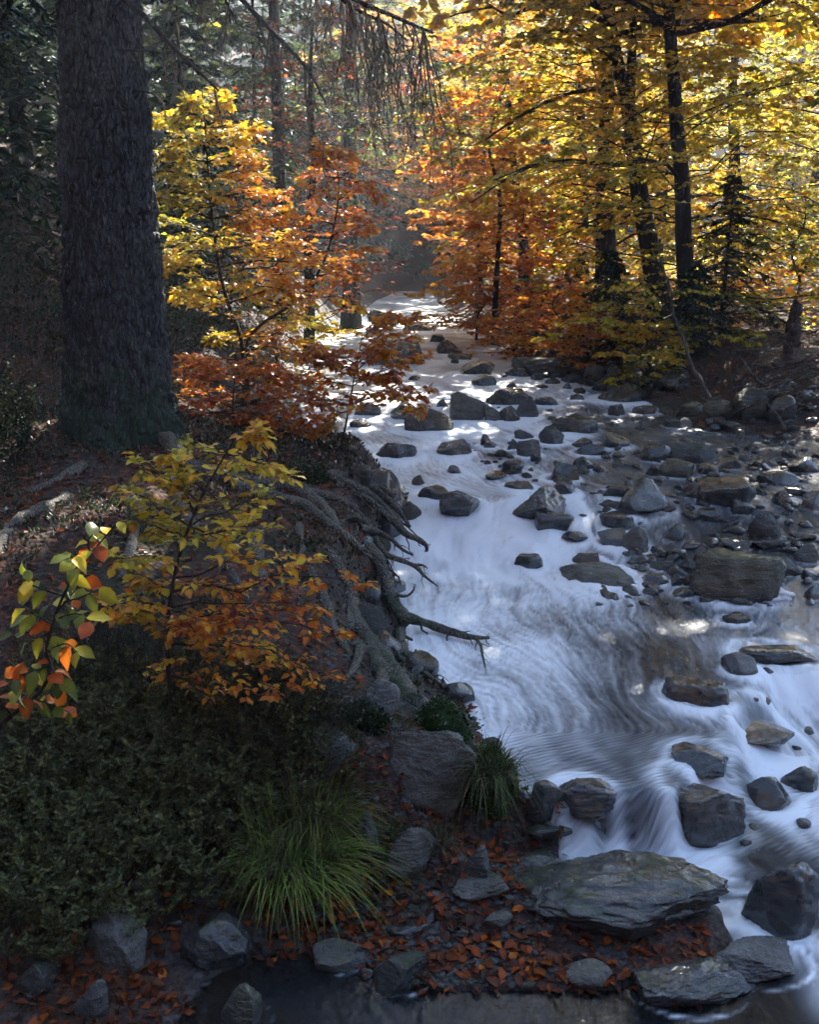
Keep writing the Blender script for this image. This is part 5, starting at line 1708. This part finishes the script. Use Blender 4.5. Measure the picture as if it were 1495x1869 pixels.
# ------------------------------------------------------------------ grass and moss
def tuft(label, u, v, seed, n, length, rad, col, tipcol, width=0.006, lean=(0, -0.1), name="grass_tuft", pos3=None, cat="grass tuft", stiff=0.5):
    rng = np.random.default_rng(seed)
    p = onground(u, v) if pos3 is None else np.array(pos3, float)
    base = np.array([p[0], p[1], p[2] if pos3 is not None else surf(p[0], p[1]) - 0.01])
    a = rng.uniform(0, 2 * np.pi, n)
    rr = rad * np.sqrt(rng.uniform(0, 1, n))
    o = np.stack([rr * np.cos(a), rr * np.sin(a), np.zeros(n)], -1)
    a2 = a + rng.normal(size=n) * 0.6
    out = np.stack([np.cos(a2) + lean[0], np.sin(a2) + lean[1], np.zeros(n)], -1)
    L_ = length * rng.uniform(0.5, 1.15, n)
    sp = rng.uniform(0.25, 1.0, n)
    s_ = np.linspace(0, 1, 7)
    hor = (sp * 0.75)[:, None] * (s_ ** 1.5)[None] * L_[:, None]
    ver = L_[:, None] * (s_[None] * (1.0 - 0.15 * sp[:, None]) - (stiff + 0.4 * sp[:, None]) * s_[None] ** 2.4 * sp[:, None])
    P_ = o[:, None] + out[:, None] * hor[..., None]
    P_[..., 2] += ver
    sd = np.stack([-np.sin(a2), np.cos(a2), np.zeros(n)], -1)[:, None]
    w = width * rng.uniform(0.6, 1.2, n)[:, None] * (1 - s_ ** 2.5)[None]
    Lf, Rt = P_ + sd * w[..., None] * 0.5, P_ - sd * w[..., None] * 0.5
    V_ = np.stack([Lf, Rt], 2).reshape(n, -1, 3)
    q = np.array([(2 * i, 2 * i + 1, 2 * i + 3, 2 * i + 2) for i in range(6)])
    Q = (np.arange(n) * 14)[:, None, None] + q[None]
    mixk = rng.random((n, 1, 1)) * 0.6 + 0.4 * s_[None, :, None]
    c = (np.array(col) * (1 - mixk) + np.array(tipcol) * mixk) * rng.uniform(0.6, 1.4, (n, 1, 1))
    dead = rng.random(n) < 0.2
    c[dead] = np.array([0.16, 0.12, 0.06])
    c = np.repeat(c, 2, 1).reshape(-1, 3)
    return link(name, mesh_from(name, V_.reshape(-1, 3), [Q.reshape(-1, 4)], [M['grass']], True, c), None, base, label, cat)
tuft("big arching green grass tuft below the gravel path", 535, 1590, 701, 1150, 0.46, 0.17, (0.05, 0.10, 0.02), (0.26, 0.34, 0.06), 0.006, (0.35, -0.35))
tuft("second sheaf of the big green grass tuft, higher and yellower", 570, 1510, 706, 420, 0.46, 0.14, (0.04, 0.07, 0.014), (0.16, 0.18, 0.035), 0.006, (0.1, -0.2))
tuft("small grass tuft beside the grey-green stone", 705, 1540, 703, 160, 0.18, 0.05, (0.03, 0.06, 0.014), (0.10, 0.13, 0.035), 0.004)
tuft("sparse grass tuft on the gravel behind the upright shard", 800, 1545, 704, 120, 0.20, 0.05, (0.02, 0.04, 0.014), (0.08, 0.10, 0.04), 0.004)
tuft("thin grass on top of the big smooth boulder", 725, 1340, 705, 130, 0.15, 0.08, (0.04, 0.06, 0.014), (0.12, 0.13, 0.03), 0.004)

def moss(label, u, v, w_px, h_px, seed, col=(0.020, 0.040, 0.010), n=2600, name="moss_cushion"):
    rng = np.random.default_rng(seed)
    p = onground(u, v)
    s = F / depth_of(p)
    hx = 0.5 * w_px / s
    hz = 0.75 * h_px / s
    base = np.array([p[0], p[1] + hx * 0.6, surf(p[0], p[1] + hx * 0.6) - 0.02])
    vv, ff = ico(4)
    q = vv * np.array([hx, hx * 0.8, hz])
    q = q * (1 + 0.16 * fbm(vv * 2.2 + seed, 3, 3)[:, None] + 0.07 * fbm(vv * 7 + seed, 2, 5)[:, None])
    o = link(name, None, None, base, label, "moss")
    c = np.array(col) * (0.7 + 0.5 * rng.random((len(q), 1)))
    link("mound", mesh_from("mound", q, [ff], [M['needle']], True, c), o)
    k = rng.integers(0, len(q), n)
    k = k[q[k, 2] > -0.3 * hz]
    pos = q[k] + rng.normal(size=(len(k), 3)) * 0.006
    nr = unit(q[k] / np.array([hx, hx * 0.8, hz]) ** 1)
    d = unit(nr + rng.normal(size=nr.shape) * 0.5 + np.array([0, 0, 0.2]))
    nn = unit(rng.normal(size=nr.shape))
    cc = np.array(col) * rng.uniform(0.6, 2.8, (len(k), 1)) * np.array([1.1, 1, 0.9])
    link("shoots", leaf_mesh("shoots", pos, d, nn, rng.uniform(0.010, 0.024, len(k)), cc, LEAF_LO, M['grass']), o, kind="stuff")
    return base + np.array([0, -0.3 * hx, hz * 0.75]), hx
moss("dark green moss cushion above the big smooth boulder", 805, 1355, 110, 95, 721)
mt, _ = moss("bright moss mound hung with grass at the waterline", 895, 1480, 105, 105, 722, (0.028, 0.052, 0.010))
tuft("grass hanging from the bright moss mound", 0, 0, 702, 300, 0.34, 0.10, (0.016, 0.034, 0.012), (0.09, 0.12, 0.04), 0.005, (0.1, -0.75), pos3=mt + np.array([0, -0.03, -0.05]), stiff=0.95)
moss("small round moss ball on the root bank", 688, 1010, 26, 26, 723, (0.05, 0.065, 0.015), 500)
moss("mossy patch beside the white lichened rock", 660, 1330, 90, 45, 724, (0.014, 0.026, 0.010))
moss("low moss under the big dark wedged boulder's bank", 560, 880, 90, 40, 725, (0.018, 0.026, 0.010))

# ------------------------------------------------------------------ far-bank dead wood
def dead(label, pts, r0, seed, mat='dead_wood', twigs_n=0, name="dead_branch", group=None, r1=None, cat="branch"):
    rng = np.random.default_rng(seed)
    P_ = spline(np.array([atY(*p) for p in pts]), 22)
    P_[1:-1] += rng.normal(size=(20, 3)) * r0 * 0.35
    base = P_[0].copy()
    b_ = Buf()
    v, q = trunk_tube(P_, np.linspace(r0, r0 * 0.3 if r1 is None else r1, 22), 8, seed, 0.25)
    b_.add(v - base, q)
    if twigs_n:
        R_ = np.linspace(r0, r0 * 0.3, 22)
        S_, SR_ = sprout(P_[None], R_[None], twigs_n, 0.2, 0.7, 0.3, rng, 5, 0.05, 0.2, 0.4)
        v, q = tubes(S_, SR_, 4)
        b_.add(v - base, q)
        S2, R2 = sprout(S_, SR_, 4, 0.2, 0.7, 0.45, rng, 3, 0.05, 0.1, 0.6)
        v, q = tubes(S2, np.maximum(R2, 0.002), 3)
        b_.add(v - base, q)
    return link(name, b_.mesh(name, M[mat]), None, base, label, cat, group)
dead("long pale branch leaning down the far bank to the stones", [(1297, 728, 11.6), (1281, 700, 11.8), (1262, 660, 12.0), (1249, 620, 12.2), (1230, 575, 12.4), (1222, 520, 12.6), (1207, 485, 12.8), (1205, 455, 13)], 0.026, 801, 'dead_wood', 3)
dead("crooked pale branch at the squarish boulder's side", [(1434, 786, 10.3), (1420, 760, 10.4), (1401, 735, 10.5), (1397, 715, 10.6)], 0.018, 802)
dead("grey broken post standing on the leaf-strewn far bank", [(1440, 655, 12.6), (1448, 625, 12.6), (1454, 595, 12.6), (1458, 556, 12.6)], 0.085, 803, 'dead_wood', 0, "tree_stump", None, 0.06, "stump")
dead("pale fallen log behind the gravel bank", [(935, 536, 21), (965, 528, 21.3), (1010, 526, 21.6), (1050, 530, 22)], 0.07, 804, 'dead_wood', 0, "fallen_log", None, 0.05, "log")
dead("broken stub sticking up by the pale fallen log", [(1042, 515, 20), (1034, 502, 20), (1027, 488, 20)], 0.05, 805)
dead("grey stick slanting across the brush pile", [(1395, 705, 10.8), (1375, 685, 11), (1352, 655, 11.2)], 0.025, 806, 'dead_wood', 2)
rg = np.random.default_rng(88)
for k in range(34):
    u0, v0 = rg.uniform(1330, 1500), rg.uniform(660, 760)
    g0 = onground(u0, v0)
    L_ = rg.uniform(50, 150)
    an = rg.uniform(-0.6, 0.5)
    pts = [(u0, v0 - rg.uniform(0, 12), g0[1] - 0.1), (u0 + 0.5 * L_ * math.cos(an), v0 - 12 + 0.5 * L_ * math.sin(an), g0[1] + rg.uniform(-0.4, 0.3)), (u0 + L_ * math.cos(an), v0 - rg.uniform(0, 40) + L_ * math.sin(an), g0[1] + rg.uniform(-0.6, 0.4))]
    dead("thin dead branch tangled in the brush pile on the far bank", pts, rg.uniform(0.007, 0.018), 810 + k, 'dead_wood', 5, group="branches of the brush pile")
for k in range(14):
    u0, v0 = rg.uniform(960, 1060), rg.uniform(570, 615)
    g0 = onground(u0, v0)
    pts = [(u0, v0, g0[1]), (u0 + rg.uniform(5, 45), v0 - rg.uniform(10, 30), g0[1] + 0.2), (u0 + rg.uniform(10, 70), v0 - rg.uniform(25, 70), g0[1] + 0.3)]
    dead("grey dead twig sprawling over the gravel bank's edge", pts, rg.uniform(0.008, 0.016), 860 + k, 'dead_wood', 5, group="dead twigs above the gravel bank")
for k in range(8):
    u0, v0 = rg.uniform(1380, 1490), rg.uniform(585, 650)
    g0 = onground(u0, v0)
    pts = [(u0, v0, g0[1]), (u0 + rg.uniform(-40, 40), v0 - rg.uniform(2, 12), g0[1]), (u0 + rg.uniform(-90, 90), v0 - rg.uniform(0, 25), g0[1])]
    dead("dark fallen branch on the leaf-strewn flat by the post", pts, rg.uniform(0.012, 0.03), 880 + k, 'dead_wood', 3, group="fallen branches by the post")

# ------------------------------------------------------------------ small stones
stone_meshes = {}
for mt_ in ('wet', 'grey', 'wetmoss', 'brown', 'olive'):
    for k in range(4):
        vv, ff = rock_verts(3000 + k, 3, 'arsr'[k])
        stone_meshes[(mt_, k)] = mesh_from("stone", vv * np.array([1, 0.8, (0.7, 0.75, 0.45, 0.6)[k]]), [ff], [M[mt_]], True)
rg = np.random.default_rng(99)
def scatter_stones(n, box, size, mats, label, group):
    u0, u1, v0, v1 = box
    k = 0
    tries = 0
    while k < n and tries < n * 8:
        tries += 1
        u, v = rg.uniform(u0, u1), rg.uniform(v0, v1)
        if inside is not None and not inside(u, v):
            continue
        p = onground(u, v)
        if any((p[0] - r.c[0]) ** 2 + (p[1] - r.c[1]) ** 2 < (0.8 * r.s[0]) ** 2 for r in rock_list):
            continue
        sz = rg.uniform(*size) * rg.uniform(0.6, 1.0)
        o = link("stone", stone_meshes[(mats[rg.integers(0, len(mats))], int(rg.integers(0, 4)))], None, (p[0], p[1] + sz * 0.5, p[2] + sz * 0.15), label, "stone", group)
        o.scale = (sz, sz * rg.uniform(0.8, 1.2), sz * rg.uniform(0.7, 1.1))
        o.rotation_euler = (rg.uniform(-0.3, 0.3), rg.uniform(-0.3, 0.3), rg.uniform(0, 6.28))
        k += 1
inside = lambda u, v: u > 800 + (v - 545) * 1.15 and u < 930 + (v - 545) * 2.6
scatter_stones(56, (800, 1260, 550, 720), (0.08, 0.24), ('wet', 'grey', 'wetmoss', 'wet'), "dark stone in the jumble of the far gravel bank", "stones of the far gravel bank")
inside = lambda u, v: u > 1060 + (v - 690) * 2.2
scatter_stones(38, (1100, 1490, 690, 800), (0.06, 0.18), ('wet', 'grey', 'olive'), "stone at the water's edge under the brush pile", "stones under the brush pile")
_ep = np.array([onwater(u, v)[:2] for u, v in [(925, 1395), (880, 1325), (800, 1265), (750, 1205), (715, 1110), (700, 1010), (725, 960), (745, 900), (645, 880), (585, 860), (535, 812)]])
for k in range(34):
    t = rg.uniform(0, len(_ep) - 1.01)
    i = int(t)
    e = _ep[i] * (1 - t + i) + _ep[i + 1] * (t - i)
    x, y = e[0] - rg.uniform(-0.06, 0.32), e[1] + rg.uniform(-0.1, 0.1)
    sz = rg.uniform(0.05, 0.15)
    o = link("stone", stone_meshes[(('wetmoss', 'olive', 'grey', 'wetmoss')[k % 4], int(rg.integers(0, 4)))], None, (x, y, surf(x, y) + 0.1 * sz), "mossy stone wedged in the root-bound edge of the near bank", "stone", "stones in the near bank's edge")
    o.scale = (sz, sz, sz * rg.uniform(0.7, 1.2))
    o.rotation_euler = (rg.uniform(-0.4, 0.4), rg.uniform(-0.4, 0.4), rg.uniform(0, 6.28))
inside = None
scatter_stones(22, (860, 1030, 795, 885), (0.025, 0.06), ('wet', 'grey', 'brown'), "pebble of the midstream shoal", "pebbles of the midstream shoal")
scatter_stones(84, (1085, 1490, 800, 1110), (0.03, 0.11), ('wet', 'wetmoss', 'brown', 'wet'), "small dark stone filling the rock rows across the stream", "stones filling the rock rows")
scatter_stones(34, (720, 1080, 570, 900), (0.07, 0.16), ('wet', 'wet', 'grey'), "small dark stone breaking the upper current", "stones in the upper current")
scatter_stones(22, (620, 1010, 1520, 1790), (0.02, 0.06), ('grey', 'wet', 'brown'), "slate chip among the fallen leaves on the gravel", "slate chips on the gravel")
scatter_stones(8, (0, 380, 1600, 1860), (0.03, 0.09), ('grey', 'wet', 'wetmoss'), "stone lying in the dark corner", "stones in the dark corner")
scatter_stones(8, (1230, 1490, 1180, 1560), (0.04, 0.09), ('wet', 'brown'), "small wet stone by the side rapid", "stones by the side rapid")

# the stones too many to tell apart: one bed for the rock rows and bars, one for the far gravel
def stone_bed(label, name, n, box, size, mat, inside_=None):
    u, v = rg.uniform(box[0], box[1], n), rg.uniform(box[2], box[3], n)
    P = []
    for a, b in zip(u, v):
        if inside_ is None or inside_(a, b):
            P.append(onground(a, b))
    P = np.array(P)
    bar = fbm2(P[:, 0], P[:, 1], 1.4, 3, 211)
    P = P[bar > -0.05]
    vs, fs = rock_verts(4100, 3, 'a')
    vs2, _ = rock_verts(4101, 3, 'r')
    vs3, _ = rock_verts(4102, 3, 's')
    V = []
    for i, p in enumerate(P):
        sz = rg.uniform(*size) * rg.uniform(0.5, 1)
        a = rg.uniform(0, 6.28)
        q = (vs, vs2, vs3)[i % 3] * np.array([1, rg.uniform(0.7, 1), rg.uniform(0.4, 0.8)]) * sz
        V.append(np.stack([q[:, 0] * math.cos(a) - q[:, 1] * math.sin(a), q[:, 0] * math.sin(a) + q[:, 1] * math.cos(a), q[:, 2]], -1) + p + np.array([0, 0, 0.1 * sz]))
    m = len(P)
    Q = (np.arange(m) * len(vs))[:, None, None] + fs[None]
    link(name, mesh_from(name, np.concatenate(V), [Q.reshape(-1, 3)], [M[mat]], True), label=label, cat="stones", kind="stuff")
stone_bed("small wet stones packed between the rocks across the stream", "stone_bar", 420, (1060, 1500, 770, 1110), (0.025, 0.085), 'wet')
stone_bed("dark shingle of the far gravel bank", "shingle", 260, (800, 1260, 545, 720), (0.06, 0.16), 'wet', lambda u, v: u > 800 + (v - 545) * 1.15 and u < 930 + (v - 545) * 2.6)

# gravel too fine to count
n = 2600
gu, gv = rg.uniform(560, 1010, n), rg.uniform(1290, 1790, n)
P0 = np.array([atZ(u, v, 0.15) for u, v in zip(gu, gv)])
gz = H(P0[:, 0], P0[:, 1])
vv, ff = ico(1)
sz = rg.uniform(0.006, 0.02, n)
jit = 1 + 0.25 * rg.normal(size=(n, len(vv), 1))
V_ = np.stack([P0[:, 0], P0[:, 1], gz], -1)[:, None] + vv[None] * jit * sz[:, None, None] * np.array([1.2, 1, 0.6])
Q = (np.arange(n) * len(vv))[:, None, None] + ff[None]
kp = sdist(P0[:, 0], P0[:, 1]) > -0.05
link("gravel", mesh_from("gravel", V_[kp].reshape(-1, 3), [((np.arange(kp.sum()) * len(vv))[:, None, None] + ff[None]).reshape(-1, 3)], [M['grey']], True), label="fine slate gravel between the fallen leaves", cat="gravel", kind="stuff")

# ------------------------------------------------------------------ fallen leaves
def litter_xy(n, x0, x1, y0, y1):
    return rg.uniform(x0, x1, n), rg.uniform(y0, y1, n)
parts = []
for n, bx in ((6500, (-1.5, 1.2, 2.2, 4.0)), (6500, (-2.8, 0.4, 3.8, 7.5)), (2500, (-4, -0.5, 6.5, 11)), (9000, (2.0, 9.0, 8.5, 20)), (3500, (-1, 6, 14, 30)), (2500, (-8, -1, 10, 24))):
    x, y = litter_xy(n, *bx)
    d = sdist(x, y)
    dens = fbm2(x, y, 1.3, 3, 91)
    kp = (d > -0.03) & (dens > -0.30)
    parts.append(np.stack([x[kp], y[kp], np.maximum(H(x[kp], y[kp]), np.where(d[kp] < 0, zw(x[kp], y[kp]), -9)) + 0.008], -1))
pos = np.concatenate(parts)
m = len(pos)
d = unit(np.stack([rg.normal(size=m), rg.normal(size=m), rg.normal(size=m) * 0.3], -1))
nn = unit(np.stack([rg.normal(size=m) * 0.4, rg.normal(size=m) * 0.4, np.ones(m)], -1))
col = grad(rg.uniform(0.78, 1.0, m)) * rg.uniform(0.15, 0.6, (m, 1)) * np.where(pos[:, 0] > 2.0, 1.8, 1.0)[:, None]  # far-bank leaves tinted brighter, standing in for light on that bank
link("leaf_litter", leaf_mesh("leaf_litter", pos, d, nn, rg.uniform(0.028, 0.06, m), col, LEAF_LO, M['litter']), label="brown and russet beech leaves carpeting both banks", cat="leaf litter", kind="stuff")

n = 26000
x, y = rg.uniform(-3.2, 0.9, n), rg.uniform(4.0, 9.5, n)
kp = (lattice(GD, x, y) > -0.05) & (fbm2(x, y, 1.7, 3, 123) + 0.3 * np.exp(-np.maximum(lattice(GD, x, y), 0) / 0.3) > 0.02)
x, y = x[kp], y[kp]
m = len(x)
pos = np.stack([x, y, lattice(GZ, x, y) + rg.uniform(-0.005, 0.012, m)], -1)
d = unit(np.stack([rg.normal(size=m) * 0.6, rg.normal(size=m) * 0.6, np.ones(m)], -1))
col = np.array([0.022, 0.034, 0.012]) * rg.uniform(0.5, 2.4, (m, 1))
link("bank_moss", leaf_mesh("bank_moss", pos, d, unit(rg.normal(size=(m, 3))), rg.uniform(0.015, 0.04, m), col, LEAF_LO, M['grass']), label="patchy moss and short grass on the root bank", cat="moss", kind="stuff")

GL = "fallen beech leaves on the foreground gravel"
cnt = 0
while cnt < 190:
    u, v = rg.uniform(560, 1010), rg.uniform(1545, 1795)
    if rg.random() < 0.12:
        u, v = rg.uniform(200, 620), rg.uniform(1640, 1800)
    p = onground(u, v)
    if lattice(GD, p[0], p[1]) < 0.02 or any((p[0] - r.c[0]) ** 2 + (p[1] - r.c[1]) ** 2 < (0.8 * r.s[0]) ** 2 for r in rock_list):
        continue
    place_leaf("fallen_leaf", None, p + np.array([0, 0, 0.014]), unit(np.array([rg.normal(), rg.normal(), rg.normal() * 0.15])), unit(np.array([rg.normal() * 0.3, rg.normal() * 0.3 - 0.1, 1.0])), rg.uniform(0.04, 0.065), rg.uniform(0.70, 1.0), rg.integers(0, 3), 'litter',
               label="russet fallen beech leaf lying on the foreground gravel", category="leaf", group=GL)
    cnt += 1
# white froth caught beside the big square boulder
def froth_clump(label, u, v, w_px, seed):
    rng = np.random.default_rng(seed)
    p = onwater(u, v)
    s = F / depth_of(p)
    vv, ff = ico(4)
    q = vv * (1 + 0.45 * fbm(vv * 2.5 + seed, 4, 7)[:, None]) * np.array([0.5 * w_px / s, 0.32 * w_px / s, 0.22 * w_px / s])
    link("froth_clump", mesh_from("froth_clump", q, [ff], [M['froth']], True), None, p + np.array([0, 0.3 * w_px / s, 0.01]), label, "froth")
mf, ntf, outf = new_mat("froth")
gf = N(ntf)
gf.out(outf, gf.principled((0.82, 0.82, 0.80), 0.6, 0.3, gf.bump(gf.noise(gf.coords("Object"), 60, 4), 0.6, 0.02)))
M['froth'] = mf
froth_clump("lump of white froth against the big square boulder", 1415, 1098, 75, 5)

# ------------------------------------------------------------------ haze
m_h, nt_h, out_h = new_mat("thin_haze")
pv = nt_h.nodes.new("ShaderNodeVolumePrincipled")
pv.inputs["Color"].default_value = (0.80, 0.90, 1.0, 1)
pv.inputs["Density"].default_value = 0.0024
pv.inputs["Anisotropy"].default_value = 0.55
nt_h.links.new(pv.outputs[0], out_h.inputs["Volume"])
hx0, hx1, hy0, hy1, hz0, hz1 = -55, 55, -18, 80, -3, 62
hv = np.array([(x, y, z) for x in (hx0, hx1) for y in (hy0, hy1) for z in (hz0, hz1)], float)
hf = np.array([(0, 1, 3, 2), (4, 6, 7, 5), (0, 4, 5, 1), (2, 3, 7, 6), (0, 2, 6, 4), (1, 5, 7, 3)])
haze = link("haze", mesh_from("haze", hv, [hf], [m_h]), label="thin pale haze filling the valley air", cat="haze", kind="stuff")
